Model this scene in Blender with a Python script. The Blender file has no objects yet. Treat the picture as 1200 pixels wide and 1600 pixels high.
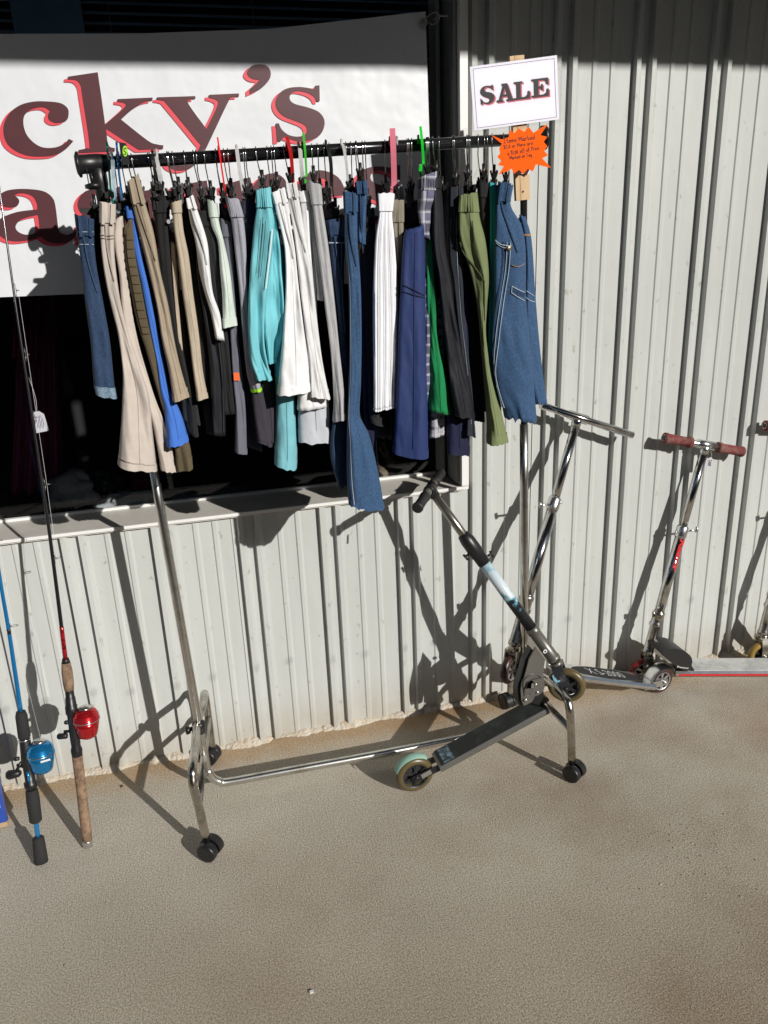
import bpy, bmesh, math, random
from mathutils import Vector, Matrix, noise
from mathutils.geometry import tessellate_polygon
R=math.radians; PI=math.pi
sc=bpy.context.scene; col=sc.collection
# ------------------------------------------------------------ camera
F=1202.0; PITCH,YAW,ROLL=R(19.0453858),R(13.94908317),R(2.31207693)
CAM=Vector((0,0,1.5))
_f=Vector((math.sin(YAW)*math.cos(PITCH),math.cos(YAW)*math.cos(PITCH),-math.sin(PITCH)))
_r=Vector((math.cos(YAW),-math.sin(YAW),0)); _d=_f.cross(_r)
_r2=math.cos(ROLL)*_r+math.sin(ROLL)*_d; _d2=-math.sin(ROLL)*_r+math.cos(ROLL)*_d
cd=bpy.data.cameras.new('camera'); cam=bpy.data.objects.new('camera',cd); col.objects.link(cam)
cam.matrix_world=Matrix(((_r2.x,-_d2.x,-_f.x,CAM.x),(_r2.y,-_d2.y,-_f.y,CAM.y),(_r2.z,-_d2.z,-_f.z,CAM.z),(0,0,0,1)))
cd.sensor_fit='VERTICAL'; cd.sensor_height=24; cd.lens=24*F/1600; cd.clip_start=.02; cd.clip_end=1000
sc.camera=cam
# ------------------------------------------------------------ world, sun, exposure
SUN=Vector((.56,-1,.5)).normalized()            # towards the sun
w=bpy.data.worlds.new('World'); sc.world=w; w.use_nodes=True
nt=w.node_tree; bg=nt.nodes['Background']; sk=nt.nodes.new('ShaderNodeTexSky')
sk.sky_type='NISHITA'; sk.sun_disc=False; sk.sun_elevation=math.asin(SUN.z)
sk.sun_rotation=math.atan2(SUN.x,SUN.y); sk.air_density=1.0; sk.dust_density=1.0
nt.links.new(sk.outputs[0],bg.inputs[0]); bg.inputs[1].default_value=.05
sd=bpy.data.lights.new('sun','SUN'); so=bpy.data.objects.new('sun',sd); col.objects.link(so)
sd.energy=4.95; sd.angle=R(.53); sd.color=(1,.965,.91)
so.rotation_euler=(-SUN).to_track_quat('-Z','Y').to_euler(); so.location=(3,-5,4)
vs=sc.view_settings; vs.view_transform='Standard'; vs.look='None'; vs.gamma=1; vs.use_curve_mapping=False; vs.exposure=-.14
# ------------------------------------------------------------ photo -> place
def ray(x,y): return _f+_r2*((x-600)/F)+_d2*((y-800)/F)
def A(x,y,Y): v=ray(x,y); return CAM+v*(Y/v.y)                       # point on the plane y=Y
def Gd(x,y,z=0.): v=ray(x,y); return CAM+v*((z-1.5)/v.z)             # point on the plane z
def PL(x,y,p,n): v=ray(x,y); return CAM+v*((p-CAM).dot(n)/v.dot(n))  # point on any plane
V=Vector
# ------------------------------------------------------------ materials
def mat(name,c,rough=.6,metal=0,var=0,vs_=8,bump=0,bs=200,bd=.002,c2=None,stretch=(1,1,1),spec=.5,coat=0,sheen=0,fac=None,wr=0,alpha=None):
    m=bpy.data.materials.new(name); m.use_nodes=True; n=m.node_tree.nodes; l=m.node_tree.links; b=n['Principled BSDF']
    b.inputs['Base Color'].default_value=(*c,1); b.inputs['Roughness'].default_value=rough; b.inputs['Metallic'].default_value=metal
    b.inputs['Specular IOR Level'].default_value=spec; b.inputs['Coat Weight'].default_value=coat; b.inputs['Coat Roughness'].default_value=.08
    if sheen: b.inputs['Sheen Weight'].default_value=sheen
    tc=n.new('ShaderNodeTexCoord'); mp=n.new('ShaderNodeMapping'); mp.inputs['Scale'].default_value=stretch; l.new(tc.outputs['Object'],mp.inputs[0])
    if var or c2:
        t=n.new('ShaderNodeTexNoise'); t.inputs['Scale'].default_value=vs_; t.inputs['Detail'].default_value=6; t.inputs['Roughness'].default_value=.65
        l.new(mp.outputs[0],t.inputs[0]); r=n.new('ShaderNodeValToRGB'); l.new(t.outputs[0],r.inputs[0])
        lo,hi=(fac or (.3,.7)); r.color_ramp.elements[0].position=lo; r.color_ramp.elements[1].position=hi
        if c2: a,bb=c,c2
        else: a=tuple(x*(1-var) for x in c); bb=tuple(min(1,x*(1+var)) for x in c)
        r.color_ramp.elements[0].color=(*a,1); r.color_ramp.elements[1].color=(*bb,1); l.new(r.outputs[0],b.inputs['Base Color'])
    prev=None
    if wr:
        t=n.new('ShaderNodeTexNoise'); t.inputs['Scale'].default_value=1; t.inputs['Detail'].default_value=3
        m2=n.new('ShaderNodeMapping'); m2.inputs['Scale'].default_value=(17,17,9); l.new(tc.outputs['Object'],m2.inputs[0]); l.new(m2.outputs[0],t.inputs[0])
        bu=n.new('ShaderNodeBump'); bu.inputs['Distance'].default_value=wr; l.new(t.outputs[0],bu.inputs['Height']); prev=bu; l.new(bu.outputs[0],b.inputs['Normal'])
    if bump:
        t=n.new('ShaderNodeTexNoise'); t.inputs['Scale'].default_value=bs; t.inputs['Detail'].default_value=3; l.new(mp.outputs[0],t.inputs[0])
        bu=n.new('ShaderNodeBump'); bu.inputs['Strength'].default_value=bump; bu.inputs['Distance'].default_value=bd
        l.new(t.outputs[0],bu.inputs['Height']); l.new(bu.outputs[0],b.inputs['Normal'])
        if prev: l.new(prev.outputs[0],bu.inputs['Normal'])
    if alpha is not None: b.inputs['Alpha'].default_value=alpha
    return m
def hexc(h):
    h=h.lstrip('#'); v=[int(h[i:i+2],16)/255 for i in (0,2,4)]
    return tuple(x/12.92 if x<.04045 else ((x+.055)/1.055)**2.4 for x in v)
def fabric(name,c,kind='plain'):
    if kind=='denim': return mat(name,tuple(x*.6 for x in c),.85,var=0,c2=tuple(min(1,x*1.35) for x in c),vs_=420,fac=(.36,.66),bump=.5,bs=900,bd=.0006,wr=.0065,sheen=.05,stretch=(1,1,.5))
    if kind=='knit': return mat(name,c,.9,var=.18,vs_=500,bump=.7,bs=700,bd=.001,wr=.004)
    if kind=='silk': return mat(name,c,.66,var=.05,vs_=10,wr=.006,spec=.25)
    return mat(name,c,.88,var=.07,vs_=30,bump=.5,bs=900,bd=.0006,wr=.0065,sheen=.03)
chrome=mat('chrome',(.62,.62,.62),.13,1,bump=.15,bs=60,bd=.0008,c2=(.40,.37,.33),vs_=25,fac=(.45,.8))
satin=mat('satin_chrome',(.66,.65,.62),.27,1,bump=.2,bs=60,bd=.0008,c2=(.42,.37,.30),vs_=25,fac=(.5,.8))
chrome2=mat('worn_chrome',(.55,.53,.49),.24,1,bump=.3,bs=90,bd=.0008,c2=(.27,.22,.17),vs_=30,fac=(.42,.72))
alu=mat('aluminium',(.72,.72,.72),.27,1,var=.12,vs_=40,bump=.15,bs=120,bd=.0006)
blackchrome=mat('black_chrome',(.05,.05,.055),.16,.75,spec=.8)
bplastic=mat('black_plastic',(.012,.012,.013),.38,var=.3,vs_=60)
bmatte=mat('black_foam',(.016,.016,.016),.85,bump=.6,bs=400,bd=.001)
gplastic=mat('grey_plastic',(.1,.1,.1),.5,var=.2,vs_=50)
# ------------------------------------------------------------ mesh builder
class MB:
    def __init__(s): s.v=[]; s.f=[]; s.sm=[]
    def add(s,vs,fs,smooth=False):
        o=len(s.v); s.v+= [V(p) for p in vs]; s.f+=[[i+o for i in f] for f in fs]; s.sm+=[smooth]*len(fs); return s
    def box(s,lo,hi,M=None):
        x0,y0,z0=lo; x1,y1,z1=hi
        vs=[V(p) for p in ((x0,y0,z0),(x1,y0,z0),(x1,y1,z0),(x0,y1,z0),(x0,y0,z1),(x1,y0,z1),(x1,y1,z1),(x0,y1,z1))]
        if M: vs=[M@p for p in vs]
        return s.add(vs,[(0,3,2,1),(4,5,6,7),(0,1,5,4),(1,2,6,5),(2,3,7,6),(3,0,4,7)])
    def tube(s,pts,r,n=14,cap=True):
        pts=[V(p) for p in pts]; rs=r if isinstance(r,(list,tuple)) else [r]*len(pts)
        t0=(pts[1]-pts[0]).normalized(); u=t0.orthogonal().normalized(); rings=[]
        for i,p in enumerate(pts):
            a=pts[max(0,i-1)]; b=pts[min(len(pts)-1,i+1)]; t=(b-a)
            if t.length<1e-9: t=t0
            t=t.normalized(); u=(u-t*u.dot(t)).normalized(); w_=t.cross(u)
            rings.append([p+(u*math.cos(2*PI*k/n)+w_*math.sin(2*PI*k/n))*rs[i] for k in range(n)])
        vs=[p for rg in rings for p in rg]; fs=[(i*n+k,i*n+(k+1)%n,(i+1)*n+(k+1)%n,(i+1)*n+k) for i in range(len(pts)-1) for k in range(n)]
        s.add(vs,fs,True)
        if cap: s.add(rings[0],[tuple(range(n))[::-1]]); s.add(rings[-1],[tuple(range(n))])
        return s
    def lathe(s,o,ax,prof,n=28,smooth=True,caps=True):                    # prof: (distance along axis, radius)
        o=V(o); ax=V(ax).normalized(); u=ax.orthogonal().normalized(); w_=ax.cross(u); vs=[]
        for d,r in prof: vs+=[o+ax*d+(u*math.cos(2*PI*k/n)+w_*math.sin(2*PI*k/n))*max(r,1e-5) for k in range(n)]
        m=len(prof); fs=[(i*n+k,i*n+(k+1)%n,(i+1)*n+(k+1)%n,(i+1)*n+k) for i in range(m-1) for k in range(n)]
        s.add(vs,fs,smooth)
        if caps: s.add(vs[:n],[tuple(range(n))[::-1]]); s.add(vs[-n:],[tuple(range(n))])
        return s
    def prism(s,poly,off,holes=()):                             # poly: 3D loop, off: thickness vector
        loops=[[V(p) for p in poly]]+[[V(p) for p in h] for h in holes]; off=V(off)
        tri=tessellate_polygon(loops); flat=[p for lp in loops for p in lp]; n=len(flat)
        vs=flat+[p+off for p in flat]; fs=[tuple(t) for t in tri]+[tuple(i+n for i in t[::-1]) for t in tri]
        k=0
        for lp in loops:
            m=len(lp); fs+=[(k+i,k+(i+1)%m,n+k+(i+1)%m,n+k+i) for i in range(m)]; k+=m
        return s.add(vs,fs)
    def flat(s,poly,holes=()):
        loops=[[V(p) for p in poly]]+[[V(p) for p in h] for h in holes]
        return s.add([p for lp in loops for p in lp],[tuple(t) for t in tessellate_polygon(loops)])
def worldpos(o):
    p=V((0,0,0))
    while o: p+=o.location; o=o.parent
    return p
def obj(name,mb,m,parent=None,base=False,label=None):
    me=bpy.data.meshes.new(name); off=worldpos(parent) if parent else V((0,0,0))
    if base and not parent:
        xs=[p.x for p in mb.v]; ys=[p.y for p in mb.v]; off=V(((min(xs)+max(xs))/2,(min(ys)+max(ys))/2,min(p.z for p in mb.v)))
    me.from_pydata([tuple(p-off) for p in mb.v],[],mb.f); me.validate()
    for p,sm in zip(me.polygons,mb.sm): p.use_smooth=sm
    bm=bmesh.new(); bm.from_mesh(me); bmesh.ops.remove_doubles(bm,verts=bm.verts,dist=1e-5)
    bmesh.ops.recalc_face_normals(bm,faces=bm.faces); bm.to_mesh(me); bm.free()
    me.materials.append(m); o=bpy.data.objects.new(name,me); col.objects.link(o)
    if parent: o.parent=parent
    elif base: o.location=off
    if label: o['label']=label
    return o
def thing(name,label,cat,loc,group=None):
    o=bpy.data.objects.new(name,None); col.objects.link(o); o.location=loc; o.empty_display_size=.05
    o['label']=label; o['category']=cat
    if group: o['group']=group
    return o
def tag(o,label,cat,group=None):
    o['label']=label; o['category']=cat
    if group: o['group']=group
    return o
def struct(o): o['kind']='structure'; return o
def smooth(pts,n=6,closed=False):                               # Catmull-Rom
    pts=[V(p) for p in pts]; N=len(pts); out=[]
    for i in range(N if closed else N-1):
        g=(lambda k:pts[k%N]) if closed else (lambda k:pts[min(max(k,0),N-1)])
        a,b,c,d=g(i-1),g(i),g(i+1),g(i+2)
        for k in range(n):
            t=k/n; out.append(.5*((2*b)+(c-a)*t+(2*a-5*b+4*c-d)*t*t+(3*b-a-3*c+d)*t**3))
    if not closed: out.append(pts[-1])
    return out
def glyph(pts,n=4):                                             # 2D outline; a third value marks a corner
    P=[V((p[0],p[1],0)) for p in pts]; C=[len(p)>2 for p in pts]; N=len(P); out=[]
    for i in range(N):
        b,c=P[i],P[(i+1)%N]; cb,cc=C[i],C[(i+1)%N]
        if cb and cc: out.append(b); continue
        a=P[i-1] if not cb else b-(c-b)*.3; d=P[(i+2)%N] if not cc else c+(c-b)*.3
        for k in range(n):
            t=k/n; out.append(.5*((2*b)+(c-a)*t+(2*a-5*b+4*c-d)*t*t+(3*b-a-3*c+d)*t**3))
    return [(p.x,p.y) for p in out]
rnd=random.Random(7)
# ============================================================ SETTING
def ground_mat():
    m=bpy.data.materials.new('concrete'); m.use_nodes=True; n=m.node_tree.nodes; l=m.node_tree.links; b=n['Principled BSDF']
    b.inputs['Roughness'].default_value=.92; b.inputs['Specular IOR Level'].default_value=.25
    tc=n.new('ShaderNodeTexCoord')
    def noi(scale,det,st=(1,1,1),rough=.6,loc=(0,0,0)):
        mp=n.new('ShaderNodeMapping'); mp.inputs['Scale'].default_value=st; mp.inputs['Location'].default_value=loc; l.new(tc.outputs['Object'],mp.inputs[0])
        t=n.new('ShaderNodeTexNoise'); t.inputs['Scale'].default_value=scale; t.inputs['Detail'].default_value=det; t.inputs['Roughness'].default_value=rough; l.new(mp.outputs[0],t.inputs[0]); return t.outputs[0]
    def ramp(s,stops):
        r=n.new('ShaderNodeValToRGB'); l.new(s,r.inputs[0]); e=r.color_ramp.elements
        while len(e)<len(stops): e.new(.5)
        for k,(p,c) in enumerate(stops): e[k].position=p; e[k].color=(*c,1) if len(c)==3 else c
        return r.outputs[0]
    def mix(a,bb,f,mode='MIX'):
        x=n.new('ShaderNodeMix'); x.data_type='RGBA'; x.blend_type=mode
        for s,v in ((6,a),(7,bb)):
            if isinstance(v,tuple): x.inputs[s].default_value=(*v,1)
            else: l.new(v,x.inputs[s])
        if isinstance(f,float): x.inputs[0].default_value=f
        else: l.new(f,x.inputs[0])
        return x.outputs[2]
    g=lambda v:(v,v,v)
    c=ramp(noi(2.2,6),[(.3,(.47,.425,.355)),(.7,(.57,.525,.445))])
    fine=ramp(noi(260,5,rough=.8),[(.38,g(.45)),(.5,g(1)),(.62,g(1.5))])
    c=mix(c,fine,1.,'MULTIPLY')
    sep=n.new('ShaderNodeSeparateXYZ'); l.new(tc.outputs['Object'],sep.inputs[0])
    # soil washed out of the wall foot
    mr=n.new('ShaderNodeMapRange'); mr.inputs[1].default_value=1.97; mr.inputs[2].default_value=2.11; l.new(sep.outputs[1],mr.inputs[0])
    ad=n.new('ShaderNodeMath'); ad.operation='MULTIPLY_ADD'; l.new(noi(14,8,rough=.75),ad.inputs[0]); ad.inputs[1].default_value=2.8; ad.inputs[2].default_value=-1.45
    a2=n.new('ShaderNodeMath'); a2.operation='ADD'; a2.use_clamp=True; l.new(mr.outputs[0],a2.inputs[0]); l.new(ad.outputs[0],a2.inputs[1])
    a3=n.new('ShaderNodeMath'); a3.operation='MULTIPLY'; a3.use_clamp=True; l.new(a2.outputs[0],a3.inputs[0]); l.new(mr.outputs[0],a3.inputs[1])
    c=mix(c,mix((.48,.35,.22),fine,1.,'MULTIPLY'),a3.outputs[0])
    # brown traffic stains
    st=ramp(noi(1.5,5,loc=(3.1,1.2,0)),[(.43,g(0)),(.66,g(.8))])
    mr2=n.new('ShaderNodeMapRange'); mr2.inputs[1].default_value=-.6; mr2.inputs[2].default_value=1.0; l.new(sep.outputs[0],mr2.inputs[0])
    mm=n.new('ShaderNodeMath'); mm.operation='MULTIPLY_ADD'; l.new(st,mm.inputs[0]); l.new(mr2.outputs[0],mm.inputs[1]); mm.inputs[2].default_value=0
    c=mix(c,mix(c,(.66,.54,.42),1.,'MULTIPLY'),mm.outputs[0])
    mr3=n.new('ShaderNodeMapRange'); mr3.inputs[1].default_value=1.75; mr3.inputs[2].default_value=.9; l.new(sep.outputs[1],mr3.inputs[0])
    m4=n.new('ShaderNodeMath'); m4.operation='MULTIPLY'; l.new(mr3.outputs[0],m4.inputs[0]); m4.inputs[1].default_value=.7
    c=mix(c,mix(c,(.72,.64,.53),1.,'MULTIPLY'),m4.outputs[0])
    # pale and rusty blots
    c=mix(c,(.52,.52,.5),ramp(noi(5,3,loc=(7,2,0)),[(.70,g(0)),(.78,g(.45))]))
    rust=ramp(noi(6,3,loc=(1,9,0)),[(.66,g(0)),(.76,g(.6))]); mr5=n.new('ShaderNodeMath'); mr5.operation='MULTIPLY'; l.new(rust,mr5.inputs[0]); l.new(mr.outputs[0],mr5.inputs[1])
    c=mix(c,(.42,.22,.09),mr5.outputs[0])
    spk=ramp(noi(75,2,loc=(2,2,0)),[(.75,g(0)),(.77,g(1))]); c=mix(c,(.10,.085,.07),spk)
    l.new(c,b.inputs['Base Color'])
    def bumpn(h,dist,prev=None,st=1.):
        bu=n.new('ShaderNodeBump'); bu.inputs['Distance'].default_value=dist; bu.inputs['Strength'].default_value=st; l.new(h,bu.inputs['Height'])
        if prev: l.new(prev,bu.inputs['Normal'])
        return bu.outputs[0]
    x=bumpn(noi(2,2),.004); x=bumpn(noi(1,4,(230,22,1)),.0024,x,.55); x=bumpn(noi(270,5,rough=.8),.0042,x,.8); x=bumpn(noi(500,2),.0012,x,.7)
    l.new(x,b.inputs['Normal']); return m
cm=ground_mat()
asph=mat('low_bounce_asphalt',(.045,.045,.045),.9,var=.25,vs_=3,bump=.8,bs=150,bd=.004)
mb=MB(); mb.add([(-300,-300,-.13),(300,-300,-.13),(300,300,-.13),(-300,300,-.13)],[(0,1,2,3)]); struct(obj('added_dark_lot',mb,asph))  # unseen dark ground, added to cut light bouncing up onto the wall
mb=MB(); mb.box((-8,.72,-.14),(8,4.75,0)); struct(obj('sidewalk',mb,cm))
# corrugated metal wall
def wall_mat():
    m=bpy.data.materials.new('painted_sheet_metal'); m.use_nodes=True; n=m.node_tree.nodes; l=m.node_tree.links; b=n['Principled BSDF']
    b.inputs['Roughness'].default_value=.5; b.inputs['Specular IOR Level'].default_value=.35
    tc=n.new('ShaderNodeTexCoord')
    def noi(st,det=4,s=1):
        mp=n.new('ShaderNodeMapping'); mp.inputs['Scale'].default_value=st; l.new(tc.outputs['Object'],mp.inputs[0])
        t=n.new('ShaderNodeTexNoise'); t.inputs['Scale'].default_value=s; t.inputs['Detail'].default_value=det; l.new(mp.outputs[0],t.inputs[0]); return t.outputs[0]
    def ramp(s,p0,c0,p1,c1):
        r=n.new('ShaderNodeValToRGB'); l.new(s,r.inputs[0]); e=r.color_ramp.elements; e[0].position=p0; e[0].color=(*c0,1); e[1].position=p1; e[1].color=(*c1,1); return r.outputs[0]
    def mul(a,bb):
        x=n.new('ShaderNodeMix'); x.data_type='RGBA'; x.blend_type='MULTIPLY'; x.inputs[0].default_value=1; l.new(a,x.inputs[6]); l.new(bb,x.inputs[7]); return x.outputs[2]
    c=ramp(noi((2,2,1.2)),.3,(.47,.485,.47),.7,(.515,.53,.51))
    c=mul(c,ramp(noi((30,30,2)),.3,(.95,.95,.945),.65,(1,1,1)))
    c=mul(c,ramp(noi((40,40,30),5),.27,(.72,.70,.66),.36,(1,1,1)))
    # splash dirt near the foot
    sep=n.new('ShaderNodeSeparateXYZ'); l.new(tc.outputs['Object'],sep.inputs[0]); mr=n.new('ShaderNodeMapRange'); mr.inputs[1].default_value=.16; mr.inputs[2].default_value=0; l.new(sep.outputs[2],mr.inputs[0])
    mt=n.new('ShaderNodeMath'); mt.operation='MULTIPLY'; l.new(mr.outputs[0],mt.inputs[0]); l.new(noi((14,14,10)),mt.inputs[1])
    x=n.new('ShaderNodeMix'); x.data_type='RGBA'; l.new(mt.outputs[0],x.inputs[0]); l.new(c,x.inputs[6]); x.inputs[7].default_value=(.34,.29,.22,1)
    l.new(x.outputs[2],b.inputs['Base Color'])
    bu=n.new('ShaderNodeBump'); bu.inputs['Distance'].default_value=.008; l.new(noi((5,5,2.5),3),bu.inputs['Height']); l.new(bu.outputs[0],b.inputs['Normal'])
    return m
wm=wall_mat(); WY=2.17; PER=.2425; X0=-.405
PROF=[(.0115,0),(.0142,.0175),(.0265,.0175),(.040,.0),(.0595,0),(.0622,.0175),(.0745,.0175),(.087,.001),(.0885,-.0004),(.090,0),(.127,0),(.1305,.0034),(.140,.0034),(.147,0),(.182,0),(.1855,.0034),(.195,.0034),(.202,0)]
def prof(xa,xb):
    out=[]; k=math.floor((xa-X0)/PER)-1
    while X0+k*PER<xb+PER:
        out+=[(X0+k*PER+a,h) for a,h in PROF]; k+=1
    def h_at(x):
        for (p,a),(q,b) in zip(out,out[1:]):
            if p<=x<=q: return a+(b-a)*(x-p)/(q-p)
    return [(xa,h_at(xa))]+[t for t in out if xa<t[0]<xb]+[(xb,h_at(xb))]
wall=thing('metal_wall','pale grey ribbed sheet metal wall behind the rack and scooters','wall',(1,WY,0))
def panel(xa,xb,z0,z1):
    mb=MB(); P=prof(xa,xb)
    vs=[(x,WY-h,z) for z in (z0,z1) for x,h in P]; n=len(P)
    mb.add(vs,[(i,i+1,n+i+1,n+i) for i in range(n-1)])
    # folded side lap, stands proud of the next sheet
    mb.add([(xa,WY-P[0][1],z0),(xa,WY-P[0][1],z1),(xa-.0035,WY-P[0][1]-.003,z1),(xa-.0035,WY-P[0][1]-.003,z0),(xa-.0035,WY+.002,z1),(xa-.0035,WY+.002,z0)],[(0,1,2,3),(3,2,4,5)])
    return mb
WX0,WX1,WZ0,WZ1=-1.5,.785,.79,2.35; TOPZ=2.955
SE=[-3.8,-2.83,-1.86,-.89,.080,1.050-.02,2.0,2.97,3.94,4.91,5.88]
for a,b in zip(SE,SE[1:]):
    if b<=WX0 or a>=WX1: obj('wall_panel',panel(a,b,.004,TOPZ),wm,wall); continue
    obj('wall_panel',panel(a,b,.004,WZ0-.006),wm,wall); obj('wall_panel',panel(a,b,WZ1,TOPZ),wm,wall)
    if a<WX0: obj('wall_panel',panel(a,WX0,WZ0-.006,WZ1),wm,wall)
    if b>WX1: obj('wall_panel',panel(WX1+.004,b,WZ0-.006,WZ1),wm,wall)
screw=mat('painted_screw',(.33,.34,.32),.4,.3); 
sm_=MB(); sm_.lathe((0,0,0),(0,-1,0),[(0,.0066),(.0014,.0066),(.0016,.0040),(.0055,.0038),(.006,.0026)],10)
proto=None
for k in range(-5,20):
    for z in (.135,1.345):
        for dx in (.052,.165):
            x=X0+k*PER+dx+rnd.uniform(-.004,.004)
            if z>.79 and -1.5<x<.8: continue
            if proto is None: proto=obj('screw',sm_,screw,wall); s=proto
            else: s=proto.copy(); col.objects.link(s); s.parent=wall
            s.location=V((x,WY-.0005-(.0 if dx>.1 else 0),z+rnd.uniform(-.012,.012)))-wall.location
# back face of wall and its inner lining, so the room behind stays dark
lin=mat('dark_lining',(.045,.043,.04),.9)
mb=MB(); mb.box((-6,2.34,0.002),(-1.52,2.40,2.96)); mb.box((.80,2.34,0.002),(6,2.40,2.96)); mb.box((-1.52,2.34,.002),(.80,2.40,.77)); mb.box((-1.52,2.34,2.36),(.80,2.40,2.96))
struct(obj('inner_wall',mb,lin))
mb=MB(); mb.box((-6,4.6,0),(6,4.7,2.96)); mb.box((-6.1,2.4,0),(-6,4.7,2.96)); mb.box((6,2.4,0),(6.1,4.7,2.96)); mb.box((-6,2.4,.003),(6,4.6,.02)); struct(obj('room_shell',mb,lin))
# porch roof whose shade falls across the top of the wall
rf=mat('porch_soffit',(.06,.06,.06),.7,var=.1); mb=MB(); mb.box((-6,.17,2.965),(6,4.7,3.03)); mb.box((-6,.15,2.955),(6,.169,3.2)); struct(obj('porch_roof',mb,rf))
# unseen building added to hold back low sky light; mirrored in chrome and glass
ob=thing('sky_block_building','added dark brick building behind the camera, holding back low sky light','building',(0,-15,-.13))
mb=MB(); mb.box((-34,-25,-.13),(34,-14,6.2)); obj('wall',mb,mat('dark_brick',(.09,.055,.045),.85,var=.3,vs_=4),ob)
mb=MB(); mb.box((-34.4,-25.4,6.201),(34.4,-13.6,6.6)); obj('roof',mb,mat('dark_fascia',(.05,.05,.055),.7),ob)
mb0=None
for k in range(15):
    if mb0 is None:
        mb=MB(); mb.box((-30.6,-13.99,.8),(-28.6,-13.93,2.9)); wo=mb0=obj('window',mb,mat('dark_pane',(.03,.04,.05),.15),ob)
    else: wo=mb0.copy(); col.objects.link(wo); wo.parent=ob; wo.location=(4.2*k,0,0)
# mortar and soil along the wall foot
mort=mat('crumbly_mortar',(.52,.42,.31),.95,c2=(.60,.56,.48),vs_=25,bump=1,bs=120,bd=.006)
mb=MB(); N=1500; vs=[];fs=[]
for i in range(N+1):
    x=-2.5+6.2*i/N
    nz=noise.noise(V((x*9,0,0)))+.5*noise.noise(V((x*40,3,0)))+.3*noise.noise(V((x*130,5,0)))
    w_=.026+.02*nz; h=max(.002,.009+.012*nz)
    for y,z in ((WY+.02,h*1.1),(WY-.004,h),(WY-.5*w_,h*.72+.002*noise.noise(V((x*90,7,0)))),(WY-w_,-.002)): vs.append((x,y,z))
for i in range(N):
    for k in range(3): fs.append((i*4+k,(i+1)*4+k,(i+1)*4+k+1,i*4+k+1))
mb.add(vs,fs,True); o=obj('mortar',mb,mort); struct(o)
# grit
mb=MB()
def pebble(x,y,s,z=0):
    q=[]; 
    for th in (0,1,2):
        for k in range(5):
            a=2*PI*k/5+th*.6; rr=s*(1,.9,.4)[th]*rnd.uniform(.7,1.2); q.append((x+rr*math.cos(a),y+rr*math.sin(a),z+s*(0,.6,1.0)[th]))
    mb.add(q,[(k,(k+1)%5,5+(k+1)%5,5+k) for k in range(5)]+[(5+k,5+(k+1)%5,10+(k+1)%5,10+k) for k in range(5)]+[(10,11,12,13,14)])
for i in range(420):
    y=WY-abs(rnd.gauss(0,.09))-.02; pebble(rnd.uniform(-.9,3),y,rnd.uniform(.0007,.0024))
for i in range(160): pebble(rnd.uniform(-.5,1.6),rnd.uniform(.7,2.1),rnd.uniform(.0007,.0018))
for i in range(120): pebble(rnd.gauss(1.12,.1),rnd.gauss(1.33,.1),rnd.uniform(.0008,.0026))
o=obj('grit',mb,mat('grit',(.30,.24,.18),.9,c2=(.55,.5,.42),vs_=60,fac=(.4,.6))); o['kind']='stuff'
leafm=mat('dry_leaf_crumb',(.06,.04,.025),.9)
for nm,(px,py),s in (('leaf_crumb',(190,1229),.005),):
    mb=MB(); g=Gd(px,py); pebble(g.x,g.y,s); o=obj('leaf_crumb',mb,leafm,base=True); tag(o,'dark brown crumb of leaf on the concrete right of the cork rod grip','leaf')
mb=MB(); g=Gd(487,1551); mb.box((g.x-.004,g.y-.003,.001),(g.x+.004,g.y+.003,.004)); tag(obj('paper_scrap',mb,mat('paper_scrap',(.7,.7,.68),.8),base=True),'tiny white paper scrap on the open concrete in the foreground','scrap')
# ============================================================ WINDOW
fr=mat('cream_window_trim',(.60,.575,.53),.55,var=.08,vs_=20,bump=.3,bs=80,bd=.001,c2=(.52,.49,.44),fac=(.35,.8))
frw=mat('white_window_trim',(.75,.75,.73),.45,var=.04)
jam=mat('grey_aluminium_jamb',(.30,.31,.31),.4,.3,var=.1)
win=thing('shop_window','wide shop window with cream sill behind the clothes rack','window',(-.36,2.17,WZ0))
mb=MB(); y0,y1=2.150,2.30
mb.add([(WX0,y0,WZ0-.003),(WX1+.006,y0,WZ0-.003),(WX1+.006,y1,WZ0+.004),(WX0,y1,WZ0+.004),(WX0,y0,WZ0-.016),(WX1+.006,y0,WZ0-.016),(WX0,y1,WZ0-.016),(WX1+.006,y1,WZ0-.016)],[(0,1,2,3),(0,4,5,1),(4,6,7,5),(1,5,7,2)])
obj('sill',mb,fr,win)
mb=MB(); mb.box((WX0,2.142,WZ0-.010),(WX1+.02,2.149,WZ0-.001)); mb.box((WX0,2.287,WZ0+.004),(WX1-.032,2.30,WZ0+.012)); obj('sill_edge',mb,frw,win)
mb=MB(); mb.box((WX1-.002,2.140,WZ0+.002),(WX1+.020,2.30,WZ1)); mb.box((WX1-.022,2.285,WZ0+.006),(WX1-.003,2.31,WZ1)); obj('jamb',mb,frw,win)
mb=MB(); mb.box((WX1-.012,2.16,WZ0+.008),(WX1-.004,2.284,WZ1)); mb.box((WX1-.034,2.24,WZ0+.008),(WX1-.023,2.30,WZ1)); obj('inner_jamb',mb,jam,win)
mb=MB(); mb.box((WX0-.02,2.140,WZ0+.002),(WX0+.002,2.30,WZ1)); obj('jamb',mb,frw,win)
mb=MB(); mb.box((WX0,2.140,WZ1-.02),(WX1,2.30,WZ1)); obj('head',mb,frw,win)
gm=bpy.data.materials.new('tinted_glass'); gm.use_nodes=True; n=gm.node_tree.nodes; l=gm.node_tree.links; n.remove(n['Principled BSDF'])
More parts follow.
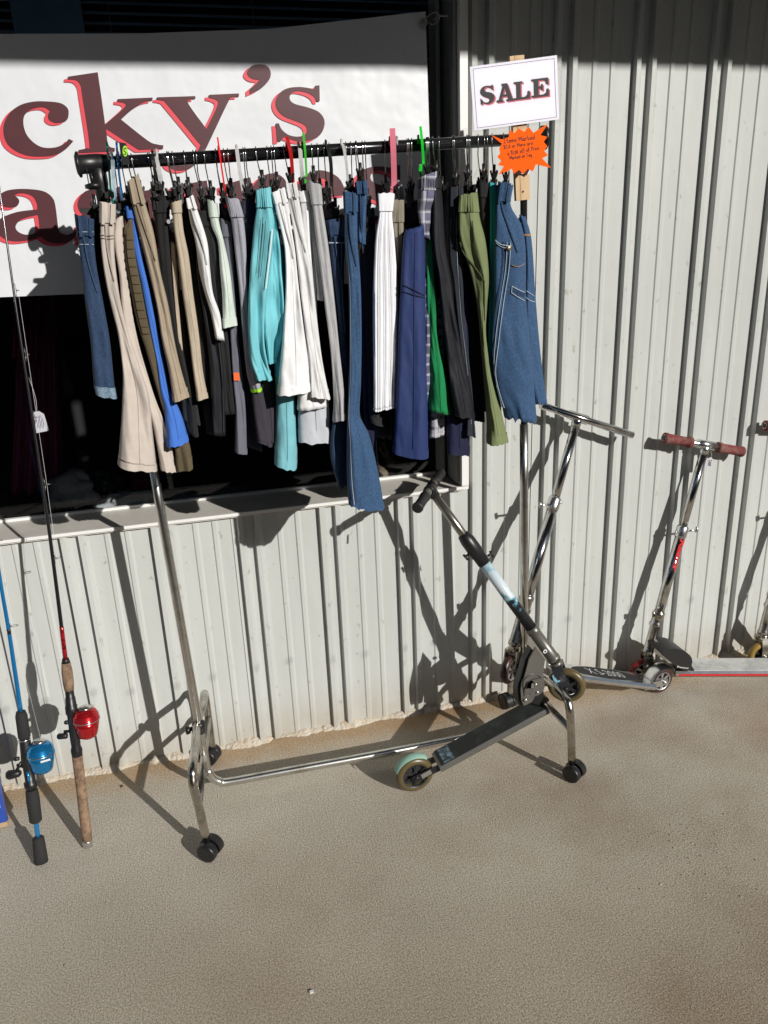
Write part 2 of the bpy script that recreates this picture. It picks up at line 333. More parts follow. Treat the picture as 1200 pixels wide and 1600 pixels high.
tr=n.new('ShaderNodeBsdfTransparent'); tr.inputs[0].default_value=(.74,.78,.80,1); gl=n.new('ShaderNodeBsdfGlossy'); gl.inputs['Roughness'].default_value=.01; fz=n.new('ShaderNodeFresnel'); fz.inputs[0].default_value=1.5; mx=n.new('ShaderNodeMixShader')
l.new(fz.outputs[0],mx.inputs[0]); l.new(tr.outputs[0],mx.inputs[1]); l.new(gl.outputs[0],mx.inputs[2]); l.new(mx.outputs[0],n['Material Output'].inputs[0])
mb=MB(); mb.add([(WX0,2.305,WZ0),(WX1-.02,2.305,WZ0),(WX1-.02,2.305,WZ1),(WX0,2.305,WZ1)],[(0,1,2,3)]); obj('glass_pane',mb,gm,win)
# blinds behind the glass
bl=thing('venetian_blind','slatted blind tinted blue for sky reflection, behind the glass above the banner','blind',(-.3,2.345,1.9))
bm_=mat('sky_tinted_slat',(.30,.46,.62),.5); proto=None  # slat blue stands in for sky reflected in the glass
mb=MB(); mb.add([(-1.2,-.011,-.006),(1.08,-.011,-.006),(1.08,0,.0015),(-1.2,0,.0015),(1.08,.011,.006),(-1.2,.011,.006)],[(0,1,2,3),(3,2,4,5)])
for k in range(20):
    z=1.88+k*.0225
    if proto is None: s=proto=obj('slat',mb,bm_,bl); 
    else: s=proto.copy(); col.objects.link(s); s.parent=bl
    s.location=(0,0,z-1.9)
bl_v=[v for v in proto.data.vertices]
for v in bl_v: v.co=V((v.co.x+bl.location.x,v.co.y+bl.location.y,v.co.z+bl.location.z))
cordm=mat('white_cord',(.3,.33,.36),.7)
for px in (170,395,672-5):
    p=A(px,20,2.33); mb=MB(); mb.tube([(p.x,2.331,1.88),(p.x,2.331,2.33)],.0012,6); obj('ladder_cord',mb,cordm,bl)
p0=A(20,30,2.335); p1=A(130,30,2.335); mb=MB(); mb.box((p0.x,2.325,1.90),(p1.x,2.329,2.34)); tag(obj('curtain_strip',mb,mat('blue_grey_cloth',(.25,.45,.60),.8,var=.1),base=True),'flat blue grey curtain strip hanging in front of the blind at top left','curtain')
# things dimly seen inside
shelf=mat('display_shelf',(.07,.065,.06),.8,var=.2); mb=MB(); mb.box((-1.5,2.335,.70),(.79,2.85,.73)); tag(obj('display_shelf',mb,shelf,base=True),'low display shelf inside the dark window','shelf')
def drape(name,label,cat,pa,pb,py0,py1,Y,m,waves=5,amp=.02,flare=0):
    mb=MB(); vs=[];fs=[]; nu,nv=40,26
    for j in range(nv+1):
        t=j/nv
        for i in range(nu+1):
            s=i/nu; x=pa+(pb-pa)*s; q=A(x+(s-.5)*flare*t,py0+(py1-py0)*t,Y)
            q.y+=amp*(.4+t)*math.sin(s*waves*2*PI+t*1.4)+.01*noise.noise(V((s*6,t*4,Y*7))); vs.append(q)
    for j in range(nv):
        for i in range(nu): a=j*(nu+1)+i; fs.append((a,a+1,a+nu+2,a+nu+1))
    n0=len(vs); vs2=[v+V((0,.004,0)) for v in vs]; mb.add(vs,fs,True); mb.add(vs2,fs,True)
    return tag(obj(name,mb,m,base=True),label,cat)
drape('maroon_dress','maroon dress hanging inside the window below the banner','dress',18,62,440,560,2.45,fabric('maroon',(.50,.04,.15)))
drape('plum_dress','long plum dress behind the maroon one inside the window','dress',30,85,470,770,2.52,fabric('plum',(.30,.04,.12)),4,.02,30)
def lump(name,label,cat,px,py,Y,r,m,sc_=(1,.7,.6),seed=0):
    c=A(px,py,Y); mb=MB(); bm=bmesh.new(); bmesh.ops.create_icosphere(bm,subdivisions=4,radius=1)
    for v in bm.verts:
        d=1+.35*noise.noise(v.co*1.6+V((seed,0,0)))+.18*noise.noise(v.co*5+V((0,seed,0))); v.co=V((c.x+v.co.x*r*sc_[0]*d,c.y+v.co.y*r*sc_[1]*d,max(.732,c.z+v.co.z*r*sc_[2]*d)))
    bm.verts.ensure_lookup_table(); mb.add([v.co.copy() for v in bm.verts],[[v.index for v in f.verts] for f in bm.faces],True); bm.free()
    return tag(obj(name,mb,m,base=True),label,cat)
lump('pale_cloth','crumpled pale cloth heap on the shelf behind the left glass','cloth',112,765,2.45,.07,fabric('paleheap',(.5,.48,.47)),(1.1,.8,.8),3)
lump('white_cloth','crumpled white cloth on the shelf left of the chrome post','cloth',205,782,2.42,.06,fabric('whiteheap',(.75,.75,.74)),(1.5,.8,.45),5)
lump('black_bag','black bag slumped on the shelf inside the window','bag',160,752,2.47,.06,mat('black_bag',(.01,.01,.011),.35),(1.1,.7,.9),8)
lump('red_cloth','dark red cloth folded behind the white cloth on the shelf','cloth',225,752,2.5,.05,fabric('redheap',(.3,.02,.02)),(1.3,.8,.6),9)
lump('tan_cloth','tan cloth bundle on the shelf right of the ripped jeans','cloth',612,735,2.48,.07,fabric('tanheap',(.30,.22,.15)),(1.3,.8,.5),12)
lump('grey_cloth','grey cloth bundle low in the middle of the window','cloth',330,775,2.5,.08,fabric('greyheap',(.3,.3,.32)),(1.6,.8,.4),14)
# ============================================================ BANNER
def by(x,z):                                                      # front surface of the hanging vinyl
    return 2.19+.0045*noise.noise(V((x*2.6,0,z*3.1)))+.004*math.sin(7*x+3*z)*max(0,min(1,(1.95-z)*2))*.5+.006*max(0,(x-.45))*math.sin(26*x-9*z)
TX=[(-1.6,1.99),(-.322,1.996),(0,2.004),(.3,2.02),(.5,2.043),(.708,2.068)]
def topz(x):
    for (a,b),(c,d) in zip(TX,TX[1:]):
        if x<=c: return b+(d-b)*(x-a)/(c-a)
    return TX[-1][1]
def xr_(t): return .708+.012*t
vin=mat('white_vinyl',(.70,.72,.75),.42,var=.03,vs_=4,bump=.6,bs=6,bd=.014,spec=.4)
ban=thing('vinyl_banner','white vinyl banner with maroon letters tied across the window','banner',(-.3,2.19,1.41))
mb=MB(); vs=[];fs=[]; nu,nv=110,40
for j in range(nv+1):
    t=j/nv
    for i in range(nu+1):
        s=i/nu; x=-1.45+(xr_(t)+1.45)*s; zt=topz(x); zb=1.414-.012*(x+.3); z=zt+(zb-zt)*t; vs.append((x,by(x,z),z))
for j in range(nv):
    for i in range(nu): a=j*(nu+1)+i; fs.append((a,a+1,a+nu+2,a+nu+1))
mb.add(vs,fs,True); obj('banner_sheet',mb,vin,ban)
dark=mat('maroon_print',(.088,.026,.032),.42,var=.12,vs_=12); red=mat('red_print',(.70,.075,.10),.42)
Z1=lambda P:[((p[0])/4.286,80+p[1]/4.286,*p[2:]) for p in P]
Z2=lambda P:[(220+p[0]/4,80+p[1]/4,*p[2:]) for p in P]
Z3=lambda P:[(p[0]/6.667,260+p[1]/6.667,*p[2:]) for p in P]
c=1
LC=Z1([(460,430),(455,385),(410,350),(330,338),(230,338),(140,360),(70,410),(30,480),(25,550),(50,620),(110,670),(190,700),(280,705),(370,695),(440,655),(492,602,c),(462,588,c),(430,620),(370,645),(290,645),(230,615),(180,560),(158,490),(165,430),(200,395),(250,378),(300,378),(335,400,c),(322,430),(330,460),(370,480),(420,475),(450,458)])
LK=Z1([(655,142,c),(455,172,c),(455,190,c),(510,195),(540,230),(552,300),(600,620),(580,650),(527,662,c),(527,683,c),(770,672,c),(770,650,c),(735,640),(720,600),(712,520,c),(930,662,c),(1092,655,c),(1095,632,c),(1050,625),(990,600),(810,458,c),(880,395),(960,345),(1022,330,c),(1022,312,c),(787,322,c),(787,340,c),(835,350),(832,380),(705,492,c),(680,310,c)])
LY=Z2([(100,290,c),(340,282,c),(342,298,c),(305,305),(300,335),(410,487,c),(480,340),(470,305),(425,292,c),(425,274,c),(613,265,c),(613,285,c),(570,290),(540,330),(390,645),(350,700),(290,740),(220,745),(165,715),(165,670),(205,648),(250,655),(268,680),(300,685),(335,655),(372,590),(355,565),(170,340),(140,312),(100,305,c)])
LAP=Z2([(665,130),(690,95),(740,83),(790,95),(812,140),(795,190),(740,240),(680,268,c),(680,238,c),(715,210),(740,180,c),(700,174),(672,155)])
LS=Z2([(1115,215,c),(1117,315,c),(1098,315,c),(1080,285),(1040,262),(980,250),(940,265),(930,300),(960,330),(1050,355),(1115,385),(1147,440),(1130,510),(1080,550),(1000,565),(940,553),(895,538),(875,562),(850,565,c),(843,452,c),(862,452,c),(880,490),(925,525),(985,535),(1030,518),(1035,480),(1010,455),(960,435),(890,405),(850,360),(843,310),(870,260),(920,232),(990,225),(1050,232),(1078,238),(1088,217,c)])
LA=Z3([(10,285),(80,250),(200,235),(350,240),(470,265),(550,330),(580,420),(610,650),(640,695),(700,712),(760,690),(795,665,c),(800,700,c),(760,760),(680,798),(560,800),(480,775),(430,732,c),(330,762),(200,780),(90,770),(0,720),(-40,650),(-20,570),(50,520),(180,475),(320,455),(390,450,c),(385,390),(350,320),(280,285),(200,280),(150,300,c),(195,340),(200,380),(170,415),(110,428),(50,420),(0,390),(-20,350),(-10,310)])
LAh=Z3([(395,505,c),(300,525),(210,560),(165,620),(180,670),(240,705),(310,710),(375,690),(412,640,c),(405,560)])
LU=[(205,302,c),(250,294,c),(260,350),(280,366),(298,350),(290,302,c),(272,303,c),(270,291,c),(323,282,c),(336,355,c),(355,360,c),(356,372,c),(310,382,c),(306,366,c),(285,384),(250,384),(228,360),(222,315),(206,312,c)]
LR=[(345,290,c),(391,277,c),(394,293,c),(408,276),(430,271),(446,282),(444,296),(430,304),(412,298),(400,314),(404,350),(425,362,c),(426,370,c),(352,380,c),(350,370,c),(366,360),(362,310),(346,300,c)]
LE=[(540,300),(528,277),(500,266),(473,277),(460,305),(464,338),(486,358),(515,356),(540,338,c),(534,334,c),(515,342),(498,338),(490,312,c),(541,304,c)]
LEh=[(490,302,c),(495,282),(508,280),(513,300,c)]
def sh(P,dx,dy,k=1.,cx=0,cy=0): return [((p[0]-cx)*k+cx+dx,(p[1]-cy)*k+cy+dy,*p[2:]) for p in P]
def onban(P,depth): 
    out=[]
    for x,y in P: q=A(x,y,2.19); out.append(q)
    return out
def letter(P,hole=None):
    for m,dx,dy,lift in ((red,-6.3,4.2,.0022),(dark,0,0,.0034)):
        mb=MB(); mb.flat(onban(glyph(sh(P,dx,dy)),0),[onban(glyph(sh(hole,dx,dy)),0)] if hole else ())
        bm=bmesh.new(); vv=[bm.verts.new(p) for p in mb.v]
        for f in mb.f:
            try: bm.faces.new([vv[i] for i in f])
            except Exception: pass
        for ax in (0,2):
            lo=min(p[ax] for p in mb.v); hi=max(p[ax] for p in mb.v); k=lo+.02
            while k<hi:
                co=V((0,0,0)); co[ax]=k; no=V((0,0,0)); no[ax]=1
                bmesh.ops.bisect_plane(bm,geom=bm.verts[:]+bm.edges[:]+bm.faces[:],plane_co=co,plane_no=no,dist=1e-6); k+=.02
        for v in bm.verts: v.co.y=by(v.co.x,v.co.z)-lift
        bm.verts.ensure_lookup_table(); bm.verts.index_update()
        m2=MB(); m2.add([v.co.copy() for v in bm.verts],[[v.index for v in f.verts] for f in bm.faces],True); bm.free()
        obj('printed_letter' if m is dark else 'letter_shadow',m2,m,ban)
letter(LC);letter(LK);letter(LY);letter(LAP);letter(LS);letter(LA,LAh);letter(sh(LS,-309,158));letter(LU);letter(LR);letter(LE,LEh);letter(sh(LS,126,124))
# grommet, cord and hook
wire=mat('galvanised_wire',(.35,.34,.33),.4,.8)
g=A(662,35,2.183); mb=MB(); mb.tube([g+V((.008*math.cos(a),-.002,.008*math.sin(a))) for a in [k*PI/8 for k in range(17)]],.0025,8); obj('grommet',mb,chrome2,ban)
mb=MB(); mb.tube(smooth([A(660,36,2.178),A(672,22,2.165),A(683,20,2.16),A(686,30,2.16),A(676,38,2.165),A(670,34,2.17)]),.0022,8); mb.tube(smooth([A(678,32,2.165),A(686,25,2.16),A(700,25,2.155)]),.0026,8); tag(obj('screw_hook',mb,wire,base=True),'wire screw hook holding the top right corner of the banner','hook')
# ============================================================ CLOTHES RACK
PL0=V((-.076,1.91,.16)); PLT=V((-.128,1.91,1.69)); PR0=V((.900,1.91,.16)); PRT=V((.862,1.91,1.735))
def lerp(a,b,t): return a+(b-a)*t
rack=thing('clothes_rack','chrome rolling clothes rack with black hanging rail full of garments','clothes rack',(.41,1.91,0))
mb=MB(); zb=.055
corner=[lerp(PL0,PLT,.6),lerp(PL0,PLT,.02),V((-.073,1.91,.115)),V((-.063,1.91,.085)),V((-.045,1.91,.066)),V((-.018,1.91,.058)),V((.15,1.91,.056)),V((.5,1.91,.052)),V((.80,1.91,.056)),V((.865,1.91,.062)),V((.889,1.91,.085)),V((.899,1.91,.12)),PR0,lerp(PR0,PRT,.55)]
mb.tube(smooth(corner,4),.0118,20); obj('base_frame',mb,satin,rack)
mb=MB(); mb.tube([lerp(PL0,PLT,.55),lerp(PL0,PLT,.965)],.0088,16); obj('upper_post',mb,blackchrome,rack)
mb=MB(); mb.tube([lerp(PR0,PRT,.5),PRT],.0088,16); obj('upper_post',mb,blackchrome,rack)
RA=V((-.135,1.91,1.692)); RB=V((.905,1.91,1.735))
mb=MB(); mb.tube([RA,RB],.0135,24); obj('hanging_rail',mb,blackchrome,rack)
def railz(x): return RA.z+(RB.z-RA.z)*(x-RA.x)/(RB.x-RA.x)
ax=(RB-RA).normalized()
mb=MB(); mb.lathe(RA-ax*.04,ax,[(0,.019),(.004,.026),(.008,.026),(.010,.0195),(.045,.0195),(.062,.0175),(.066,.0175)],24); dn=(PL0-PLT).normalized(); mb.lathe(PLT+V((-.004,0,.012)),dn,[(0,.016),(.05,.0165),(.06,.0145),(.115,.0135),(.118,.011)],20); jt=obj('tee_joint',mb,bplastic,rack)
k0=RA-ax*.012+V((0,-.004,-.018)); mb=MB(); mb.tube([k0,k0+V((.002,0,-.022))],.005,10); mb.lathe(k0+V((.002,0,-.02)),(0.05,0,-1),[(0,.008),(.003,.019),(.010,.019),(.013,.010)],14); obj('screw_knob',mb,bplastic,jt)
mb=MB(); k1=PLT+V((0,0,-.10)); mb.tube([k1,k1+V((-.025,-.012,.004))],.006,8); mb.prism([k1+V((-.022,-.014,-.008)),k1+V((-.052,-.018,.006)),k1+V((-.05,-.018,.014)),k1+V((-.02,-.014,.012))],(0,.006,0)); mb.lathe(k1+V((0,0,-.02)),(0,0,1),[(0,.0145),(.03,.0145)],18); obj('height_clamp',mb,bplastic,rack)
mb=MB(); mb.lathe(RB+ax*.0,ax,[(0,.016),(.004,.028),(.013,.028),(.017,.018)],24); mb.lathe(PRT+V((0,0,.01)),(PR0-PRT).normalized(),[(0,.016),(.04,.016),(.05,.013),(.075,.0125)],18); obj('end_joint',mb,bplastic,rack)
def hairpin(front,back,post,za,zb_):                              # flat-topped U across the base with a lower bar, casters at both ends
    F_=V(front); B_=V(back); f=lambda t,z,dx=0:V((F_.x+(B_.x-F_.x)*t+dx,F_.y+(B_.y-F_.y)*t,z))
    pts=[f(0,.058),f(.0,.15,-.006),f(.0,.215,-.012),f(.02,.243,-.013),f(.07,za,-.012),f(.3,za+.003,-.010),V((post.x-.012*0,post.y,za+.006)),f(.75,zb_+.004),f(.93,zb_),f(.98,zb_-.02),f(1,zb_-.06),f(1,.12),f(1,.058)]
    mb=MB(); mb.tube(smooth(pts,5),.0115,18); obj('leg_frame',mb,chrome2,rack)
    mb=MB(); mb.tube([f(.0,.165,-.006),f(1,.165)],.0095,14); obj('cross_brace',mb,chrome2,rack)
hairpin((-.092,1.700,0),(-.057,2.097,0),V((-.084,1.91,0)),.262,.262)
hairpin((.957,1.700,0),(.932,2.088,0),V((.906,1.91,0)),.256,.256)
for p in (V((-.080,1.905,.262)),V((.898,1.905,.256))):
    mb=MB(); mb.lathe(p+V((0,0,-.018)),(0,0,1),[(0,.017),(.03,.018),(.034,.014)],16); mb.lathe(p+V((-.014,-.004,0)),(-1,-.3,0),[(0,.006),(.010,.006),(.012,.011),(.022,.012),(.024,.006)],12); obj('clamp_knob',mb,bplastic,rack)
def caster(p,yaw):
    root=p; a=V((math.cos(yaw),math.sin(yaw),0)); f=V((-a.y,a.x,0)); c_=V((p.x,p.y,.0262))+f*.008
    mb=MB(); mb.lathe(V((p.x,p.y,.05)),(0,0,1),[(0,.009),(.018,.009)],12)
    for s in (-1,1): mb.lathe(c_+a*s*.004,a*s,[(0,.0255),(.002,.0262),(.017,.0262),(.0205,.0245),(.022,.0195),(.0215,.018),(.0222,.017)],30)
    o=obj('caster',mb,bplastic,rack)
    mb=MB(); n_=14; arc=[c_+V((0,0,0))+(f*math.cos(t)+V((0,0,1))*math.sin(t))*.029 for t in [PI*(k/n_)*1.12-.2 for k in range(n_+1)]]
    vs=[q+a*(.0235 if s<0 else -.001)*s*-1*-1 for q in arc for s in (-1,1)]; mb.add(vs,[(2*i,2*i+1,2*i+3,2*i+2) for i in range(n_)],True); obj('caster_hood',mb,bplastic,o)
caster(V((-.092,1.70,0)),R(238)); caster(V((-.057,2.097,0)),R(60)); caster(V((.957,1.70,0)),R(215)); caster(V((.932,2.088,0)),R(15))
# ============================================================ HANGERS
hk=mat('hook_wire',(.42,.42,.43),.18,1); hb=mat('hanger_black',(.012,.012,.012),.35)
def clipmesh():
    mb=MB()
    for s in (-1,1): mb.prism([(s*.001,-.007,-.022),(s*.006,-.007,-.020),(s*.0035,-.007,.0),(s*.009,-.007,.018),(s*.0065,-.007,.021),(s*.001,-.007,.004)],(0,.014,0))
    mb.tube([(-.004,-.004,.0),(.004,-.004,0)],.003,8); return mb
bpy_clip=None
def hanger(px,py,yaw_off=0,label='',x3=None,zt=1.6,hookc=hk,barc=hb,wide=False):
    global bpy_clip
    q=A(px,py,1.91) if x3 is None else V((x3,1.91,1.7)); x=q.x; zr=railz(x); d=V((x,1.91,0)).normalized(); d=V((d.x*math.cos(yaw_off)-d.y*math.sin(yaw_off),d.x*math.sin(yaw_off)+d.y*math.cos(yaw_off),0)); s=V((d.y,-d.x,0))
    root=thing('clip_hanger',label,'hanger',V((x,1.91,zr)),'clip hangers on the black rail'); c0=V((x,1.91,zr)); zb=min(zr-.062,zt+.022)
    pts=[]
    for k in range(11):
        a=-.5+k*(PI+.9)/10; pts.append(c0+d*(-math.cos(a))*-.0155*1+V((0,0,.0155*math.sin(a)))+V((0,0,0)))
    pts=[c0+d*(.0155*math.cos(a))+V((0,0,.0155*math.sin(a))) for a in [R(-35)+k*R(215)/10 for k in range(11)]]
    pts+= [c0+d*-.0155+V((0,0,-.02)),c0+d*-.006+V((0,0,-.034)),V((x,1.91,zb+.02))]
    ln=rnd.uniform(-.010,.002); pts=[V((p.x+ln*min(1,max(0,(p.z-zb)/.06)),p.y,p.z)) for p in pts]
    mb=MB(); mb.tube(smooth(pts,3),.00125 if not wide else .003,8); obj('hook',mb,hookc,root)
    mb=MB(); mb.tube([V((x,1.91,zb+.032)),V((x,1.91,zb-.004))],.0042,8)
    L=.155; e=[V((x,1.91,zb))+d*t+V((0,0,zo)) for t,zo in ((-L,-.004),(-.08,0),(0,.006),(.08,0),(L,-.004))]
    for a,b in zip(e,e[1:]):
        mb.add([a+s*.003-V((0,0,.006)),a-s*.003-V((0,0,.006)),a-s*.003+V((0,0,.006)),a+s*.003+V((0,0,.006)),b+s*.003-V((0,0,.006)),b-s*.003-V((0,0,.006)),b-s*.003+V((0,0,.006)),b+s*.003+V((0,0,.006))],[(0,1,5,4),(1,2,6,5),(2,3,7,6),(3,0,4,7),(0,3,2,1),(4,5,6,7)])
    obj('bar',mb,barc,root)
    for t in (-.135,.135):
        if bpy_clip is None: bpy_clip=obj('clip',clipmesh(),hb,root); o=bpy_clip; 
        else: o=bpy_clip.copy(); col.objects.link(o); o.parent=root
        if barc is not hb: o.data=bpy_clip.data.copy(); o.data.materials[0]=barc
        if o is bpy_clip:
            for v in o.data.vertices: v.co+=root.location
        o.location=V((x,1.91,zb-.012))+d*t-root.location; o.rotation_euler=(0,0,math.atan2(-d.x,d.y)+rnd.uniform(-.3,.3))
    return root
# ============================================================ GARMENTS
class Loft:
    def __init__(s,rows,yf,L=.26,psi=0,seed=0,fold=.004,k=6,cap=.6,flatn=2.6,rag=0,pleat=None,lean=0):
        s.yf=yf; s.rows=[(A(a,y,yf),A(b,y,yf)) for y,a,b in rows]; s.L=L; s.psi=psi; s.seed=seed; s.fold=fold; s.k=k; s.cap=cap; s.fl=flatn; s.rag=rag; s.pleat=pleat
        s.pr=rows; z=[(a.z+b.z)/2 for a,b in s.rows]; s.len=z[0]-z[-1]; s.par=[(z[0]-q)/s.len for q in z]
        c0=(s.rows[0][0]+s.rows[0][1])/2; s.x0=c0.x
        s.d=V((c0.x,c0.y,0)).normalized(); cs,sn=math.cos(psi),math.sin(psi); s.d=V((s.d.x*cs+s.d.y*sn,-s.d.x*sn+s.d.y*cs,0)); rr_=random.Random(int(seed*100)); s.tilt=rr_.uniform(-.006,.009); s.ht=rr_.uniform(-.010,.006)
    def at(s,t):
        P=s.par; n=len(P); i=0
        while i<n-2 and P[i+1]<t: i+=1
        h=P[i+1]-P[i]; u=(t-P[i])/h if h>1e-9 else 0
        def cr(j):
            b,c=s.rows[i][j],s.rows[i+1][j]; h0=(P[i]-P[i-1]) if i>0 else h; h2=(P[i+2]-P[i+1]) if i+2<n else h
            mb_=(c-s.rows[i-1][j])/(h+h0) if i>0 else (c-b)/h
            mc=(s.rows[i+2][j]-b)/(h+h2) if i+2<n else (c-b)/h
            return b*(2*u**3-3*u*u+1)+mb_*h*(u**3-2*u*u+u)+c*(-2*u**3+3*u*u)+mc*h*(u**3-u*u)
        return cr(0),cr(1)
    def ring(s,t,off=0,gather=0,nf=22,ns=6,s0=-1,s1=1,sheet=False):
        a,b=s.at(t); C=(a+b)/2; e=(b-a); w=e.length; e=e/w; hw=w/2+off; cap=min(s.cap*w,.03)+off
        out=[]; ph=s.seed*1.7
        fa=s.fold*1.35*(.4+.9*t)*min(1,w/.03)
        def dis(q,tt):
            f=fa*(.7*math.sin(q*s.k*.42+ph+1.3*math.sin(3*tt+ph))+.9*noise.noise(V((q*1.3,tt*5,ph)))+.18*noise.noise(V((q*2.2,tt*13,ph+5)))+.28*(.5-2*abs(noise.noise(V((q*.8+tt*2.2,tt*5-q*1.6,ph+9))))))
            if s.pleat: f+=s.pleat[0]*abs(((q*s.pleat[1])%1)-.5)*2*min(1,t*5)
            if gather: f+=gather*math.sin(q*26+ph+2*noise.noise(V((q*2,tt*9,ph))))*(.4+.6*math.sin(min(1,max(0,tt*9))*PI*.5))
            return f
        rg=0
        if s.rag and t>.96: rg=1
        for i in range(nf+1):
            q=s0+(s1-s0)*i/nf; dep=cap*(1-max(0,1-abs(q)**s.fl)**(1/s.fl))-cap+ (-off)
            p=C+e*(q*hw)+s.d*(dep+cap*.0+dis(q,t))
            if t<.06: p=p+V((0,0,(.0035*noise.noise(V((q*2.2,s.seed,0)))+s.tilt*q)*(1-max(0,t)/.06)))
            if t>.8: p=p+V((0,0,(s.ht*q+.003*noise.noise(V((q*2.5,s.seed,4))))*(t-.8)/.2*min(1.5,w/.04)))
            if rg: p=p+V((0,0,s.rag*noise.noise(V((q*14,s.seed,t*30)))))
            out.append(p)
        if sheet: return out
        def side(sg,tt):
            ww=(hw*(1-tt/.45)**.8+.007*(tt/.45)) if tt<.45 else .007
            ww=max(ww,.006)+off
            wob=.006*noise.noise(V((tt*5,t*6,ph+sg)))*(1 if tt>.2 else 0)
            return C+e*(sg*ww+wob)+s.d*(tt*s.L+0)
        for j in range(1,ns+1): out.append(side(1,j/ns))
        for j in range(ns,0,-1): out.append(side(-1,j/ns))
        return out
    def mesh(s,t0=0,t1=1,off=0,gather=0,n=None,mb=None,inner=True):
        mb=mb or MB(); n=n or max(2,int((t1-t0)*s.len/.009)); rings=[s.ring(t0+(t1-t0)*i/n,off,gather) for i in range(n+1)]; m=len(rings[0])
        if inner:                                                  # turn the cloth edge inwards
            def inn(rg,dz):
                c=sum(rg,V((0,0,0)))/m; return [p+((c-p)*V((1,.0,0)) if False else (c-p).normalized()*.0035)+V((0,0,dz)) for p in rg]
            rings=[inn(rings[0],-.02),inn(rings[0],-.0005)]+rings+[inn(rings[-1],.0005),inn(rings[-1],.02)]
        vs=[p for rg in rings for p in rg]; fs=[(i*m+k,i*m+(k+1)%m,(i+1)*m+(k+1)%m,(i+1)*m+k) for i in range(len(rings)-1) for k in range(m)]
        return mb.add(vs,fs,True)
    def qt(s,x,y):
        r=s.pr; i=0
        while i<len(r)-2 and r[i+1][0]<y: i+=1
        u=(y-r[i][0])/(r[i+1][0]-r[i][0]); a=r[i][1]+(r[i+1][1]-r[i][1])*u; b=r[i][2]+(r[i+1][2]-r[i][2])*u
        return max(-.97,min(.97,2*(x-a)/(b-a)-1)),s.par[i]+(s.par[i+1]-s.par[i])*u
    def pt(s,q,t,off): return s.ring(t,off,0,nf=1,s0=q,s1=q+.001,sheet=True)[0]
    def seam(s,Q,w=.0018,off=.0016):                              # sewn line through (across, along) points
        Q=smooth([(a,b,0) for a,b in Q],5); P=[s.pt(a.x,a.y,off) for a in Q]; mb=MB(); vs=[]
        for i,p in enumerate(P):
            t=(P[min(i+1,len(P)-1)]-P[max(i-1,0)]).normalized(); n_=t.cross(s.d).normalized()*w/2; vs+=[p-n_,p+n_,p+n_+s.d*.002,p-n_+s.d*.002]
        return mb.add(vs,[(4*i+k,4*i+(k+1)%4,4*i+4+(k+1)%4,4*i+4+k) for i in range(len(P)-1) for k in range(4)],False)
    def strip(s,q0,q1,t0,t1,off=.0016,nf=2,mb=None):              # narrow applied strip: seam, stitching, pocket edge
        mb=mb or MB(); n=max(3,int((t1-t0)*s.len/.01)); f=q0 if callable(q0) else None
        rows=[]
        for i in range(n+1):
            t=t0+(t1-t0)*i/n; a=q0; b=(q0+q1 if (t1-t0)>.1 else q1)
            rows.append(s.ring(t,off,0,nf=nf,s0=a,s1=b,sheet=True))
        m=nf+1; return mb.add([p for r_ in rows for p in r_],[(i*m+k,i*m+k+1,(i+1)*m+k+1,(i+1)*m+k) for i in range(n) for k in range(nf)],True)
S4=lambda P:[(280+y/3.3333,100+a/3.3333,100+b/3.3333) for y,a,b in P]
S5=lambda P:[(280+y/2.963,380+a/2.963,380+b/2.963) for y,a,b in P]
S6=lambda P:[(250+y/3.265,600+a/3.265,600+b/3.265) for y,a,b in P]
HN=[0]
def garment(name,label,cat,m,rows,yf,wb=.0,gather=0,hem=.0,hemmat=None,bandmat=None,hang=True,hx=None,extra=(),hl=None,legs=(),**kw):
    HN[0]+=1; kw.setdefault('seed',HN[0]*1.37); lf=Loft(rows,yf,**kw)
    c0=(lf.rows[0][0]+lf.rows[0][1])/2; zmin=min(p.z for r_ in lf.rows for p in r_)
    root=thing(name,label,cat,V((c0.x,1.9,zmin)),'garments hung along the rail')
    two=cat in ('shorts','jeans','trousers')
    obj('leg' if two else 'body',lf.mesh(),m,root)
    if wb: obj('waistband',lf.mesh(-.004,wb/lf.len,.0016,gather,n=6,inner=False),bandmat or m,root)
    if hem: obj('hem',lf.mesh(1-hem/lf.len,1.003,.0010,0,n=3,inner=False),hemmat or m,root)
    if two and not extra: obj('side_seam',lf.strip(.12,.05,.02,.985,.0010),m,root)
    if m in SEWN:
        wt=(wb or .03)/lf.len; sm_=SEWN[m]
        if lf.rows[1][1].x-lf.rows[1][0].x>.022:
            for q in (-.45,.5): obj('belt_loop',lf.seam([(q,-.003),(q,wt*.5),(q,wt+.006)],.006,.0035),m,root)
            obj('pocket_edge',lf.seam([(-.25,wt+.004),(-.05,wt+.05/lf.len),(.45,wt+.11/lf.len)],.0022,.0016),sm_,root)
    for (nm,em,q0,q1,t0,t1,off) in extra: obj(nm,lf.strip(q0,q1,t0,t1,off),em,root)
    for (rws,lm,kk) in legs:
        k2=dict(kw); k2.update(kk); l2=Loft(rws,k2.pop('yf',yf+.01),**{**k2,'seed':kw['seed']+3}); obj('leg',l2.mesh(),lm or m,root)
        if hem: obj('hem',l2.mesh(1-hem/l2.len,1.003,.0010,0,n=3,inner=False),lm or m,root)
    if hang:
        d=lf.d; x=hx if hx is not None else c0.x+d.x/d.y*(1.91-yf); hanger(0,0,x3=x,zt=max(lf.rows[0][0].z,lf.rows[0][1].z),label=('black hanger holding the ' if len(label.split())<13 else 'hanger with the ' if len(label.split())<14 else 'hanger with ')+label)
    return root,lf
st_o=mat('gold_stitching',(.30,.17,.07),.8); st_w=mat('pale_stitching',(.42,.50,.58),.8); brass=mat('brass_button',(.45,.33,.15),.3,1)
